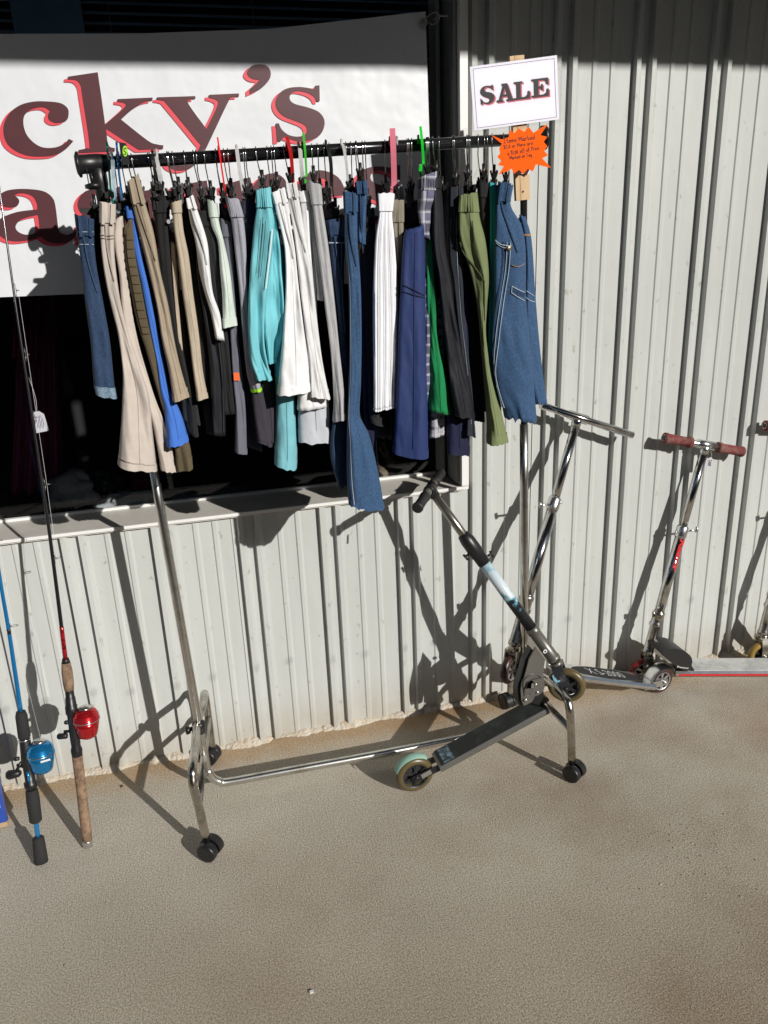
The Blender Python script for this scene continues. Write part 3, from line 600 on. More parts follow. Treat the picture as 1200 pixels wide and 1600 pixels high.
dblue=fabric('mid_denim',(.018,.045,.105),'denim'); dlight=fabric('washed_denim',(.027,.075,.165),'denim'); ddark=fabric('black_denim',(.012,.016,.026),'denim'); cuff=fabric('cuff_denim',(.17,.25,.33),'denim')
beige=fabric('beige_twill',(.50,.44,.39)); olive=fabric('olive_brown',(.095,.072,.038)); blue=fabric('cobalt_cloth',(.045,.15,.52)); khaki=fabric('khaki_twill',(.34,.275,.20)); khaki2=fabric('tan_twill',(.44,.37,.28))
blk=fabric('black_cloth',(.008,.008,.009)); blk2=fabric('charcoal_cloth',(.018,.018,.021)); blk3=fabric('soft_black',(.011,.011,.015),'silk'); white=fabric('white_cloth',(.74,.74,.75)); white2=fabric('off_white_cloth',(.66,.66,.66)); mint=fabric('mint_cloth',(.55,.62,.56)); slate=fabric('slate_cloth',(.13,.13,.165))
lav=fabric('lavender_knit',(.34,.34,.39),'knit'); navyd=fabric('dark_navy',(.02,.025,.045)); aqua=fabric('aqua_cloth',(.17,.50,.56),'silk'); aqua2=fabric('aqua_leg',(.18,.46,.52)); grey=fabric('light_grey_cloth',(.40,.40,.41)); pale=fabric('shaded_white_cloth',(.46,.48,.52)); navy=fabric('royal_navy',(.020,.036,.125),'silk'); navy2=fabric('deep_navy',(.010,.011,.04),'silk')
taupe=fabric('taupe_cord',(.24,.21,.16)); green=fabric('kelly_green',(.0,.19,.055)); oliveg=fabric('olive_green',(.16,.195,.085)); teal=fabric('teal_cloth',(.02,.33,.36)); plumk=fabric('plum_mesh',(.035,.03,.04),'knit'); lime=mat('lime_trim',(.35,.75,.03),.6); orange=mat('orange_print',(.9,.13,.02),.6)
SEWN={dblue:fabric('dblue_seam',(.03,.06,.12)),dlight:dblue,beige:fabric('beige_seam',(.36,.31,.27)),khaki:fabric('khaki_seam',(.22,.175,.12)),khaki2:fabric('tan_seam',(.30,.25,.18)),white:fabric('white_seam',(.45,.45,.46)),white2:fabric('white_seam_b',(.42,.42,.43)),grey:fabric('grey_seam',(.26,.26,.27)),ddark:fabric('ddark_seam',(.05,.055,.065)),slate:fabric('slate_seam',(.07,.07,.09)),mint:fabric('mint_seam',(.40,.46,.41))}
def plaid(name,base,li,dk,sx=55,sz=55):
    m=mat(name,base,.85,bump=.4,bs=800,bd=.0005,wr=.006); n=m.node_tree.nodes; l=m.node_tree.links; b=n['Principled BSDF']; tc=n.new('ShaderNodeTexCoord'); prev=None
    for dire,s,cc,th in (('Z',sz,li,.8),('X',sx,li,.8),('Z',sz*.5,dk,.55),('X',sx*.5,dk,.55)):
        wv=n.new('ShaderNodeTexWave'); wv.wave_type='BANDS'; wv.bands_direction=dire; wv.inputs['Scale'].default_value=s; l.new(tc.outputs['Object'],wv.inputs[0])
        g_=n.new('ShaderNodeMath'); g_.operation='GREATER_THAN'; g_.inputs[1].default_value=th; l.new(wv.outputs['Fac'],g_.inputs[0]); h_=n.new('ShaderNodeMath'); h_.operation='MULTIPLY'; h_.inputs[1].default_value=.55; l.new(g_.outputs[0],h_.inputs[0])
        x=n.new('ShaderNodeMix'); x.data_type='RGBA'; l.new(h_.outputs[0],x.inputs[0]); x.inputs[7].default_value=(*cc,1)
        if prev: l.new(prev,x.inputs[6])
        else: x.inputs[6].default_value=(*base,1)
        prev=x.outputs[2]
    l.new(prev,b.inputs['Base Color']); return m
plaidm=plaid('purple_grey_plaid',(.12,.12,.19),(.55,.55,.6),(.05,.05,.07),9,14); ging=plaid('small_gingham',(.10,.10,.14),(.5,.5,.55),(.5,.48,.5),26,26)
g=garment
g('jeans','dark blue jeans with a pale rolled cuff, leftmost on the rail','jeans',dblue,hx=-.098,rows=S4([(200,60,156),(330,74,160),(450,90,172),(640,110,208),(850,138,240),(1060,155,262),(1128,170,276)]),yf=1.765,wb=.035,hem=.022,hemmat=cuff,extra=[('stitching',st_w,-.8,.8,.14,.143,.0012),('stitching',st_w,-.8,.8,.075,.078,.0025)],fold=.003)
g('trousers','black trousers between the rolled cuff jeans and the beige pair','trousers',blk,S4([(205,140,200),(400,160,215),(640,200,260),(900,240,290),(1125,262,302)]),1.80,wb=.03)
r_bg,l_bg=g('cargo_trousers','long pale beige cargo trousers with wide left leg reaching lowest at left','trousers',beige,S4([(130,189,266),(280,189,263),(400,197,264),(560,222,282),(680,250,304),(820,283,342),(1000,305,402),(1130,304,442),(1300,296,460),(1500,284,482)]),1.73,wb=.035,hem=.014,fold=.006,cap=.35,legs=[(S4([(200,264,308),(330,262,314),(500,288,334),(690,304,356),(850,338,388),(1000,384,430),(1150,430,478),(1320,470,545),(1515,506,592)]),None,dict(yf=1.755,fold=.004))])
g('belted_trousers','olive brown trousers with a gathered side strip beside the beige cargo pair','trousers',olive,S4([(228,312,362),(400,318,376),(560,345,404),(740,380,438),(900,430,478),(1080,480,525),(1250,530,602),(1385,572,655),(1505,590,670)]),1.752,wb=.02,gather=.001,fold=.003,pleat=None,hem=.03,extra=[('strap',olive,-.45,1.15,.02,.42,.0022)]+[('pleat',olive,-.4,.65,.05+.033*k,.062+.033*k,.0036) for k in range(11)])
g('shorts','cobalt blue shorts with wide hem left of the khaki pair','shorts',blue,S4([(150,325,360),(260,340,388),(420,370,412),(600,410,452),(780,445,488),(950,480,520),(1100,500,552),(1180,518,592),(1260,528,622),(1370,534,650)]),1.75,wb=.02,gather=.001,hem=.015,fold=.004)
g('trousers','khaki trousers hanging highest at the left end of the rail','trousers',khaki,S4([(0,335,388),(130,355,425),(280,390,468),(480,440,502),(650,480,542),(850,512,577),(1000,545,612),(1140,566,652)]),1.738,wb=.045,hem=.012,fold=.004)
g('jeans','black jeans with white trim between khaki and tan pairs','jeans',blk,S4([(95,470,545),(300,488,552),(600,520,572),(900,565,625),(1150,612,682),(1330,640,700)]),1.785,wb=.03,gather=.0015)
g('trousers','tan trousers with a round shadow across them beside the white shorts','trousers',khaki2,S4([(122,558,612),(260,572,622),(400,592,650),(600,618,674),(800,648,702),(1000,672,724),(1140,692,750)]),1.757,wb=.02,hem=.012,fold=.004)
g('trousers','narrow tan strip added as light shading left of the wider tan pair','trousers',khaki2,S4([(330,556,580),(500,565,592),(700,582,602),(900,600,620)]),1.775,hang=False)  # added strip for a light band of shading, not another pair
g('shorts','bright white denim shorts with metal button and frayed hem','shorts',white,S4([(98,640,672),(210,655,712),(330,685,747),(480,705,762),(600,735,778),(700,765,812),(832,790,836)]),1.742,wb=.02,fold=.005,rag=.008,extra=[('stitching',fabric('grey_stitch',(.4,.4,.4)),.2,.05,.05,.9,.0014)])
g('trousers','black track trousers hanging under the white denim shorts','trousers',blk3,S4([(300,690,735),(480,690,742),(700,725,792),(1000,760,832),(1330,772,842)]),1.765,wb=.02,fold=.004,extra=[('piping',blk2,.55,.15,.05,.98,.002)],hang=False)
g('trousers','plain black trousers between the white shorts and the mint pair','trousers',blk,S4([(165,705,770),(350,735,802),(550,770,817),(800,802,852),(1000,817,872),(1220,836,892)]),1.77,wb=.03,gather=.001)
g('shorts','pale mint shorts with short narrow leg','shorts',mint,S4([(118,752,790),(240,768,812),(320,800,832),(460,812,862),(620,825,882),(765,828,902)]),1.748,wb=.03,hem=.018,fold=.004)
g('trousers','slate grey trousers with an orange burst print near the knee','trousers',slate,S4([(222,820,868),(400,840,882),(600,852,892),(800,865,907),(1030,878,930),(1200,889,946),(1420,892,953)]),1.768,wb=.03,gather=.0012,hem=.012,extra=[('orange_print',orange,-.6,.3,.63,.665,.003)])
g('joggers','lavender grey knit joggers with a lime line above a dark calf panel','trousers',lav,S4([(105,845,910),(220,872,937),(400,893,952),(600,915,957),(800,930,967),(1000,950,1002),(1100,974,1030)]),1.746,wb=.035,gather=.0022,hem=.006,hemmat=lime,legs=[(S4([(1092,974,1034),(1200,985,1055),(1375,1010,1083)]),plumk,dict(yf=1.75,fold=.002))])
g('shorts','dark navy gathered waist shorts left of the aqua pair','shorts',navyd,S4([(110,920,992),(300,935,992),(500,950,992),(700,950,988),(950,960,990)]),1.778,wb=.045,gather=.0022)
g('shorts','aqua swim shorts with white laces and a curled lower edge','shorts',aqua,S5([(48,60,126),(130,62,134),(200,52,146),(300,42,140),(450,30,122),(600,23,104),(740,24,98),(840,32,112),(925,62,132)]),1.728,wb=.035,gather=.003,fold=.008,k=8,cap=.45,hem=.008,extra=[('lace',navyd,-.2,.05,.14,.42,.003),('lace',navyd,.05,.05,.16,.44,.003),('lace',white,.62,.08,.2,.5,.004)],legs=[(S5([(110,90,138),(200,110,155),(300,112,170),(450,108,182),(600,98,189),(700,95,188),(775,105,172),(850,115,150)]),None,dict(yf=1.745,fold=.011,k=7,cap=.4,L=.2))])
g('trousers','light aqua trousers with cuff below the aqua swim shorts','trousers',aqua2,S5([(300,130,190),(600,140,205),(900,145,230),(1000,150,238),(1150,148,246),(1250,146,250),(1325,147,246)]),1.785,hem=.022,fold=.003)
g('shorts','white textured shorts with gathered waist right of the aqua pair','shorts',white,S5([(58,130,190),(150,152,212),(250,178,227),(330,192,240),(480,197,255),(650,188,275),(820,174,298),(985,157,313)]),1.73,wb=.022,gather=.002,hem=.018,fold=.006,cap=.4)
g('shorts','white shorts with high gathered waist beside the grey trousers','shorts',white2,S5([(25,195,245),(110,210,262),(250,235,286),(400,252,316),(550,268,332),(700,288,348),(850,308,368),(1005,312,400)]),1.744,wb=.025,gather=.003,hem=.012,fold=.006)
g('shorts','narrow white shorts squeezed behind the two wider white pairs','shorts',white,S5([(60,258,302),(150,270,312),(350,290,317),(600,300,335),(900,262,345),(1055,248,390)]),1.768,wb=.02,fold=.004)
g('shorts','whitish shorts hem with shade put in its grey, below the white pairs','shorts',pale,S5([(300,300,340),(800,262,350),(1000,252,392),(1210,256,410)]),1.785,hem=.03,fold=.004,hang=False)  # whitish cloth; its shade is put into the grey colour
g('trousers','light grey trousers with creased side left of the blue jeans','trousers',grey,S5([(25,300,358),(120,320,366),(250,335,386),(400,355,406),(600,380,427),(800,405,447),(1000,418,470),(1110,415,480)]),1.748,wb=.04,hem=.014,fold=.004,legs=[(S5([(90,270,325),(200,300,340),(400,330,362),(560,345,370)]),None,dict(yf=1.775))])
g('jeans','dark blue jeans with open waistband and ripped shredded hem','jeans',dblue,S5([(190,375,486),(280,394,476),(400,410,468),(550,430,468),(700,445,475),(900,440,490),(1150,410,482),(1270,402,482),(1420,436,492)]),1.772,wb=.03,fold=.004,rag=.02,extra=[('stitching',st_w,.45,.06,.08,.4,.0016),('stitching',st_w,-.9,.9,.075,.079,.0024)])
g('jeans','long mid blue jeans hanging lowest of all with fringed hem','jeans',dlight,S5([(70,465,526),(150,468,528),(300,470,530),(450,485,542),(600,490,547),(800,492,548),(950,488,545),(1100,482,542),(1180,480,582),(1380,480,630),(1510,490,653)]),1.73,wb=.035,hem=.018,fold=.005,rag=.006,extra=[('stitching',dblue,-.62,.12,.0,.99,.0012),('stitching',st_w,-.66,.03,.0,.99,.0024)])
g('shorts','rolled blue denim shorts standing highest above the long jeans','shorts',dlight,S5([(12,518,570),(60,524,574),(100,525,572),(200,525,568),(292,524,565)]),1.755,wb=.025,hem=.02,fold=.006)
g('skirt','black skirt between the long jeans and the white pleated skirt','skirt',blk,S5([(230,545,602),(500,560,606),(800,570,604),(1085,585,650),(1130,590,682)]),1.785,hem=.02)
g('trousers','navy trousers showing below the black skirt','trousers',navy2,S5([(320,540,580),(900,545,600),(1100,560,610),(1370,588,628)]),1.795)
g('pleated_skirt','bright white pleated skirt hanging straight in the middle of the rack','skirt',fabric('bright_white',(.80,.80,.84),'silk'),S5([(70,625,698),(165,628,690),(250,614,698),(450,602,712),(650,600,718),(850,602,714),(1062,603,706)]),1.738,wb=.034,fold=.001,pleat=(.009,4.5),cap=.2,flatn=5,hem=.004)
g('trousers','taupe corduroy trousers showing narrow beside the white skirt','trousers',taupe,S5([(98,690,742),(240,696,742),(300,706,737),(450,714,732),(600,716,728)]),1.76,wb=.045,gather=.0012,pleat=(.003,5))
r_navy,l_navy=g('trousers','royal navy trousers with slanted pocket seams right of the white skirt','trousers',navy,S6([(345,105,205),(450,95,208),(650,84,211),(850,74,212),(1050,69,216),(1250,59,222),(1500,46,225)]),1.73,fold=.005,cap=.35,hem=.02)
g('pyjama_shorts','purple grey plaid shorts with tilted gathered waistband','shorts',plaidm,S6([(80,176,268),(190,172,262),(240,170,246),(320,180,238),(400,202,236)]),1.742,wb=.03,gather=.003,fold=.006,legs=[(S6([(600,203,228),(900,200,238),(1060,200,246),(1240,214,248)]),None,dict(yf=1.76))])
g('shorts','small gingham shorts hem showing under the green and black garments','shorts',ging,S6([(700,240,300),(1000,238,310),(1290,235,315),(1400,232,314)]),1.79,hem=.01,hang=False)
g('trousers','kelly green trousers between the royal navy and black pairs','trousers',green,S6([(350,224,248),(500,217,260),(600,218,258),(740,220,272),(900,228,278),(1100,232,320),(1280,222,342)]),1.757,fold=.005)
g('trousers','soft black trousers bowing outward right of the green pair','trousers',blk3,S6([(95,246,290),(250,246,302),(450,250,315),(600,276,340),(800,294,366),(1000,320,405),(1150,336,440),(1300,362,463)]),1.742,wb=.02,fold=.005,hem=.01)
g('jeans','very dark denim jeans left of the olive shorts','jeans',ddark,S6([(145,333,402),(300,330,402),(500,332,406),(600,350,404),(800,373,410),(1000,400,432),(1250,422,457),(1400,420,466)]),1.76,wb=.035,hem=.012,fold=.004,extra=[('stitching',st_w,.1,.04,.1,.95,.0016)])
r_ol,l_ol=g('shorts','olive green shorts with wide gathered waist and ruffled hem','shorts',oliveg,S6([(180,386,474),(300,380,490),(400,386,516),(520,424,531),(620,452,536),(750,475,526),(900,490,521),(1100,506,552),(1300,521,602),(1440,524,634)]),1.735,wb=.035,gather=.0035,fold=.008,k=8,cap=.4,hem=.022,rag=.004)
g('trousers','deep navy trousers whose hem shows below the soft black pair','trousers',navy2,S6([(500,400,440),(1000,330,440),(1250,312,440),(1380,318,438),(1490,324,436)]),1.785,hem=.02,hang=False)
g('trousers','black trousers between the dark denim and the olive shorts','trousers',blk,S6([(130,405,450),(500,405,460),(800,415,480),(1100,440,500),(1330,460,515)]),1.80)
g('trousers','black trousers between the olive shorts and the teal strip','trousers',blk,S6([(120,475,540),(400,500,545),(700,522,550),(1000,530,565),(1280,545,600)]),1.775,wb=.03)
g('skirt','teal skirt showing as a narrow strip beside the denim skirt','skirt',teal,S6([(122,536,586),(300,540,580),(700,535,570),(1000,530,570),(1222,552,592)]),1.762,fold=.004)
r37,l37=g('denim_skirt','mid blue denim skirt with raw hem at the right end of the rail','skirt',dlight,S6([(125,585,656),(230,573,646),(330,568,700),(450,562,722),(700,560,725),(900,556,741),(1100,566,760),(1320,616,781)]),1.735,L=.2,wb=.035,fold=.005,cap=.3,rag=.01)
l38=Loft(S6([(285,690,722),(400,715,752),(680,718,772),(900,722,790),(1100,740,812),(1240,770,833)]),1.80,L=.16,seed=55,fold=.004,rag=.01); obj('back_panel',l38.mesh(),dlight,r37); obj('stitching',l38.strip(-.9,.9,.09,.10,.0016),st_o,r37); 
def pxseam(lf,root,P,m,w=.0018,off=.0016,name='stitching'): obj(name,lf.seam([lf.qt(x,y) for x,y in P],w,off),m,root)
SP=[(797,378),(795,420),(787,475),(780,535),(776,580),(782,612),(789,637)]
pxseam(l37,r37,SP,st_w,.0016); pxseam(l37,r37,[(x-5,y) for x,y in SP],st_w,.0013); pxseam(l37,r37,[(x-10,y) for x,y in SP],dblue,.0035,.0012,'side_seam')
pxseam(l37,r37,[(775,375),(784,382),(799,384)],st_w,.0016); pxseam(l37,r37,[(776,379),(785,386),(798,388)],st_w,.0010)
pxseam(l37,r37,[(799,413),(808,416),(818,411)],st_o,.0014)
for P in ([(800,446),(809,451),(819,456)],[(799,456),(809,463),(819,469)],[(800,446),(799.5,451),(799,456)]): pxseam(l37,r37,P,st_w,.0015)
pxseam(l37,r37,[(800,451),(809,457),(819,462)],dblue,.012,.0008,'welt')
pxseam(l38,r37,[(822,453),(828,457),(834,462)],st_w,.0015); pxseam(l38,r37,[(822,463),(828,468),(835,471)],st_w,.0015)
mb=MB(); q=l37.pt(*l37.qt(795,388),.002); mb.lathe(q,(0,-1,0),[(0,.0048),(.0015,.0048),(.0022,.0035),(.0018,.001)],14); obj('button',mb,brass,r37)
navyseam=fabric('navy_seam',(.010,.016,.06)); pxseam(l_navy,r_navy,[(628,443),(645,451),(663,461)],navyseam,.0022,name='pocket_edge'); pxseam(l_navy,r_navy,[(626,453),(645,459),(663,464)],navyseam,.0022,name='pocket_edge')
oseam=fabric('olive_seam',(.07,.085,.035)); pxseam(l_ol,r_ol,[(720,378),(726,395),(737,410),(757,440)],oseam,.0025,name='pocket_edge'); pxseam(l_ol,r_ol,[(738,345),(744,390),(756,440),(757,500)],oseam,.0018)
bseam=SEWN[beige]; pxseam(l_bg,r_bg,[(158,366),(169,368),(180,367)],bseam,.002); pxseam(l_bg,r_bg,[(158,371),(169,373),(180,372)],bseam,.0012); pxseam(l_bg,r_bg,[(186,715),(215,720),(240,721)],bseam,.0016)
# dark garments filling the gaps further back
def strip_rows(xt,xb,yt,yb,w0,w1): return [(yt+(yb-yt)*t,xt+(xb-xt)*t-(w0+(w1-w0)*t)/2,xt+(xb-xt)*t+(w0+(w1-w0)*t)/2) for t in (0,.33,.66,1)]
for (xt,xb,yt,yb,w0,w1,m_,lab,cat,nm) in (
 (222,262,318,640,16,26,blk,'black leggings hidden just left of the khaki pair','leggings','leggings'),
 (246,300,305,660,20,26,blk2,'charcoal trousers behind the khaki pair hem','trousers','trousers'),
 (282,335,312,676,18,24,blk,'black trousers behind the tan pair','trousers','trousers'),
 (296,330,318,560,14,22,blk3,'shiny black shorts under the round shadow','shorts','shorts'),
 (362,398,318,700,14,22,navyd,'dark navy trousers behind the lavender joggers','trousers','trousers'),
 (395,425,322,690,16,26,plumk,'plum mesh trousers behind the aqua shorts','trousers','trousers'),
 (350,372,322,640,12,18,blk,'black leggings right of the mint shorts','leggings','leggings'),
 (512,545,318,640,18,26,plumk,'dark plum top waist left of the long jeans','trousers','trousers'),
 (575,598,330,680,18,30,blk2,'charcoal trousers left of the white pleated skirt','trousers','trousers'),
 (640,668,318,660,26,30,ddark,'dark washed jeans behind the royal navy pair','jeans','jeans'),
 (672,690,300,640,18,30,blk,'black trousers behind the plaid shorts','trousers','trousers'),
 (712,728,300,650,16,24,blk2,'charcoal trousers behind the dark denim jeans','trousers','trousers'),
 (752,765,300,640,24,28,blk,'black skirt behind the teal strip','skirt','skirt')):
    garment(nm,lab,cat,m_,strip_rows(xt,xb,yt,yb,w0,w1),1.80+rnd.uniform(-.008,.012),wb=.03,gather=.001)
# a few more empty-looking hooks crowding the rail
for px,lab in ((232,'second hanger left of the red stick hanger'),(268,'one of the thin wire hooks above the tan pair'),(308,'hook above the mint shorts'),(420,'hook right of the clear plastic hanger'),(497,'wire hook left of the thick black hook'),(548,'hook above the rolled denim shorts'),(640,'wire hook left of the lime hanger at right'),(668,'hook right of the lime hanger at right'),(690,'fourth hook from the orange sign'),(735,'second hook from the orange sign'),(760,'hook beside the orange sign')):
    hanger(px,240,zt=1.60,yaw_off=rnd.uniform(-.1,.1),label='black hanger, '+lab)
# plastic hangers seen edge on
def pmat(n_,c_,a=1): 
    m=mat(n_,c_,.25,spec=.6); m.node_tree.nodes['Principled BSDF'].inputs['Transmission Weight'].default_value=a; return m
def phanger(label,m,pts,w=.0045,dep=.05):
    P=[A(x,y,1.885) for x,y in pts]; root=thing('plastic_hanger',label,'hanger',V((P[0].x,1.91,P[0].z)),'coloured plastic hangers on the rail')
    mb=MB(); x=P[0].x; top=P[0]; bot=P[-1]
    d=V((bot.x,1.9,0)).normalized(); s=V((d.y,-d.x,0))
    zt=max(top.z,railz(top.x)+.02)
    def hookpts(c,r): return [c+d*(r*math.cos(a))+V((0,0,r*math.sin(a))) for a in [R(-30)+k*R(215)/12 for k in range(13)]]
    c0=V((lerp(top,bot,.3).x,1.91,railz(lerp(top,bot,.3).x)+.002))
    # flat neck
    n_=8; vs=[]
    for i in range(n_+1):
        t=i/n_; c_=smooth(P,4)[int(t*(len(smooth(P,4))-1))]; hw=w/2; dd=.007+.010*math.sin(PI*min(1,t*1.2))
        vs+=[c_-s*hw-d*dd,c_+s*hw-d*dd,c_+s*hw+d*dd,c_-s*hw+d*dd]
    fs=[(i*4+k,i*4+(k+1)%4,(i+1)*4+(k+1)%4,(i+1)*4+k) for i in range(n_) for k in range(4)]+[(0,1,2,3),(n_*4,n_*4+1,n_*4+2,n_*4+3)]
    mb.add(vs,fs); obj('neck',mb,m,root)
    mb=MB(); mb.tube(hookpts(c0,.018),.003,8); obj('hook',mb,m,root)
    mb=MB(); b0=bot; e=[b0+V((0,.025,0))+d*t+V((0,0,z_)) for t,z_ in ((-.15,-.02),(-.08,-.006),(0,.0),(.08,-.006),(.15,-.02))]
    mb.tube(e,.004,8); obj('arm',mb,m,root)
phanger('teal plastic hanger nearest the left end joint',pmat('teal_plastic',(.01,.35,.25)),[(167,223),(170,260),(173,298)])
phanger('clear blue tinted plastic hanger second from the left end',pmat('bluish_clear',(.6,.75,.85),.7),[(176,250),(178,290),(182,320)],.008)
phanger('bright blue plastic hanger third from the left end',pmat('sky_plastic',(.05,.35,.75)),[(182,222),(185,260),(191,312)])
phanger('broad frosted hanger beside the black one at left',pmat('frosted_a',(.7,.7,.7),.4),[(243,245),(250,275),(262,335)],.010)
phanger('flat black plastic hanger beside the frosted one at left',hb,[(238,242),(242,265),(247,300)],.008)
phanger('thin bright red plastic hanger rising above the rail',pmat('red_plastic',(.75,.01,.02),0),[(340,215),(346,260),(354,312)],.0035)
phanger('frosted white hanger with square foot left of the aqua shorts',pmat('frosted_b',(.75,.75,.75),.4),[(370,234),(375,270),(382,308)],.008)
phanger('dark red curved plastic hanger above the white shorts',pmat('red_plastic_b',(.6,.02,.02),.3),[(448,214),(455,245),(458,288)],.008)
phanger('frosted white hanger between the red and lime ones',pmat('frosted_c',(.75,.78,.75),.4),[(469,232),(471,260),(474,296)],.009)
phanger('lime green plastic hanger left of the thick black hook',pmat('lime_plastic',(.08,.55,.05),.2),[(474,208),(477,240),(479,276)],.005)
phanger('thick curved black plastic hanger over the long jeans',hb,[(512,228),(517,255),(518,292)],.008)
phanger('tall frosted white hanger above the rolled denim shorts',pmat('frosted_d',(.8,.8,.8),.4),[(536,226),(541,255),(544,292)],.006)
phanger('pink plastic hanger with round hole above the white skirt',pmat('pink_plastic',(.80,.22,.30),.1),[(613,201),(615,245),(616,292)],.013)
phanger('bright green plastic hanger at the right half of the rail',pmat('green_plastic',(.02,.75,.05),.1),[(657,198),(660,228),(662,258)],.006)
phanger('clear plastic hanger with chunky clips beside the white skirt',pmat('clear_plastic',(.6,.6,.62),.6),[(624,282),(628,310),(634,345)],.010)
q=A(190,232,1.875); mk=thing('size_marker','black size marker with lime oval hooked on the rail','marker',q); mb=MB(); mb.prism([A(x,y,1.88) for x,y in ((186,222),(197,224),(202,250),(203,256),(192,258),(188,240))],(0,.002,0)); obj('marker_body',mb,hb,mk)
mb=MB(); mb.prism([A(195.5+4*math.cos(a),236+8.5*math.sin(a)+ .6*math.cos(a),1.8785) for a in [k*PI/10 for k in range(20)]],(0,.001,0)); ov=obj('lime_oval',mb,lime,mk)
# size mark drawn on the oval as a stroke
def stroke(mb,P,Y,w,thick=.0004):
    Q=[A(x,y,Y) for x,y in P]
    for a,b in zip(Q,Q[1:]):
        t=(b-a)
        if t.length<1e-7: continue
        t.normalize(); nn=V((-t.z,0,t.x))*w/2; ex=t*w*.35
        mb.prism([a+nn-ex,b+nn+ex,b-nn+ex,a-nn-ex],(0,thick,0))
    return mb
ink=mat('black_ink',(.012,.011,.012),.6)
mb=MB(); stroke(mb,[(197.5,232),(195,231),(193.5,233),(194.5,236),(197,238),(196.5,241),(194,241)],1.8776,.0014); obj('size_letter',mb,ink,mk)
# ============================================================ SIGNS
wood=mat('raw_pine',(.50,.33,.17),.65,c2=(.62,.44,.25),vs_=12,stretch=(9,9,1),bump=.2,bs=60,bd=.001)
SY=1.888
Z4=lambda P:[(720+p[0]/6.4,70+p[1]/6.4,*p[2:]) for p in P]
stk=thing('wooden_stake','pale pine stake behind the sale sign at the right rail end','stake',A(818,310,1.9))
for P in ([(490,115),(536,108),(600,1555),(556,1560)],[(540,107),(634,100),(693,1545),(604,1555)]):
    mb=MB(); mb.prism([A(x,y,1.895) for x,y in [(a,b) for a,b in [z[:2] for z in Z4(P)]]],(0,.012,0)); obj('lath',mb,wood,stk)
q=A(720+623/6.4,70+1467/6.4,1.894); mb=MB(); mb.lathe(q,(0,-1,0),[(0,.0022),(.0012,.0022)],10); obj('nail_head',mb,ink,stk)
def wz(Y): return lambda P:[A(x,y,Y) for x,y in [p[:2] for p in Z4(P)]]
sg=thing('sale_sign','white SALE sign in a clear sleeve on the wooden stake','sign',A(805,200,SY))
paper=mat('white_paper',(.80,.79,.86),.55); pink=mat('pink_red_print',(.55,.10,.14),.6)
mb=MB(); mb.prism(wz(SY)([(90,220),(962,103),(985,745),(135,858)]),(0,.0012,0)); obj('paper_sheet',mb,paper,sg)
def band(P,w,Y,mb):
    for (a,b),(c_,d) in zip(P,P[1:]+P[:1]): stroke(mb,[(720+a/6.4,70+b/6.4),(720+c_/6.4,70+d/6.4)],Y,w,.0002)
    return mb
obj('border_line',band([(124,242),(934,136),(957,722),(165,832)],.0007,SY-.0006,MB()),mat('violet_line',(.05,.035,.08),.6),sg)
cs=pmat('clear_sleeve',(.95,.95,.97),1); 
m=bpy.data.materials.new('clear_film'); m.use_nodes=True; n=m.node_tree.nodes; l=m.node_tree.links; n.remove(n['Principled BSDF']); tr=n.new('ShaderNodeBsdfTransparent'); tr.inputs[0].default_value=(.93,.93,.94,1); gl=n.new('ShaderNodeBsdfGlossy'); gl.inputs['Roughness'].default_value=.06; fz=n.new('ShaderNodeFresnel'); fz.inputs[0].default_value=1.4; mx=n.new('ShaderNodeMixShader'); l.new(fz.outputs[0],mx.inputs[0]); l.new(tr.outputs[0],mx.inputs[1]); l.new(gl.outputs[0],mx.inputs[2]); l.new(mx.outputs[0],n['Material Output'].inputs[0]); film=m
mb=MB(); mb.flat(wz(SY-.0022)([(70,205),(1035,62),(1060,775),(118,872)])); obj('clear_sleeve',mb,film,sg)
Su=[(p[0],p[1],*p[2:]) for p in LS]; sx0=min(p[0] for p in Su); sx1=max(p[0] for p in Su); sy0=min(p[1] for p in Su); sy1=max(p[1] for p in Su)
US=[((p[0]-sx0)/(sx1-sx0),(p[1]-sy0)/(sy1-sy0),*p[2:]) for p in Su]
UA=[(.40,0),(.62,0),(.90,.88),(1,.88),(1,1),(.56,1),(.56,.88),(.66,.88),(.62,.72),(.33,.72),(.27,.88),(.38,.88),(.38,1),(0,1),(0,.88),(.12,.88),(.36,.12),(.30,.12),(.30,0)]
UAh=[(.37,.60),(.58,.60),(.48,.25)]
UL=[(0,0),(.55,0),(.55,.11),(.42,.11),(.42,.88),(.68,.88),(.84,.76),(.86,.58),(1,.58),(1,1),(0,1),(0,.89),(.15,.89),(.15,.11),(0,.11)]
UE=[(0,0),(.98,0),(.98,.36),(.86,.36),(.80,.16),(.66,.11),(.40,.11),(.40,.44),(.52,.42),(.57,.32),(.66,.32),(.66,.66),(.57,.66),(.52,.56),(.40,.54),(.40,.89),(.68,.89),(.84,.80),(.88,.60),(1,.60),(1,1),(0,1),(0,.89),(.14,.89),(.14,.11),(0,.11)]
def saleletter(U,x0,y0,w_,h_,hole=None,curved=False):
    def mp(P): return [(x0+p[0]*w_+.08*h_*p[1]*.35,y0+p[1]*h_-.125*p[0]*w_,*p[2:]) for p in P]
    P=mp(glyph(U)) if curved else mp(U); H=[mp(hole)] if hole else []
    for m_,dx,dy,yy in ((pink,13,12,SY-.0005),(ink,0,0,SY-.0011)):
        mb=MB(); mb.prism(wz(yy)(sh(P,dx,dy)),(0,.0003,0),[wz(yy)(sh(h,dx,dy)) for h in H]); obj('printed_letter' if m_ is ink else 'letter_shadow',mb,m_,sg)
saleletter(US,194,412,140,188,curved=True); saleletter(UA,355,396,175,182,UAh); saleletter(UL,530,374,158,180); saleletter(UE,705,346,172,184)
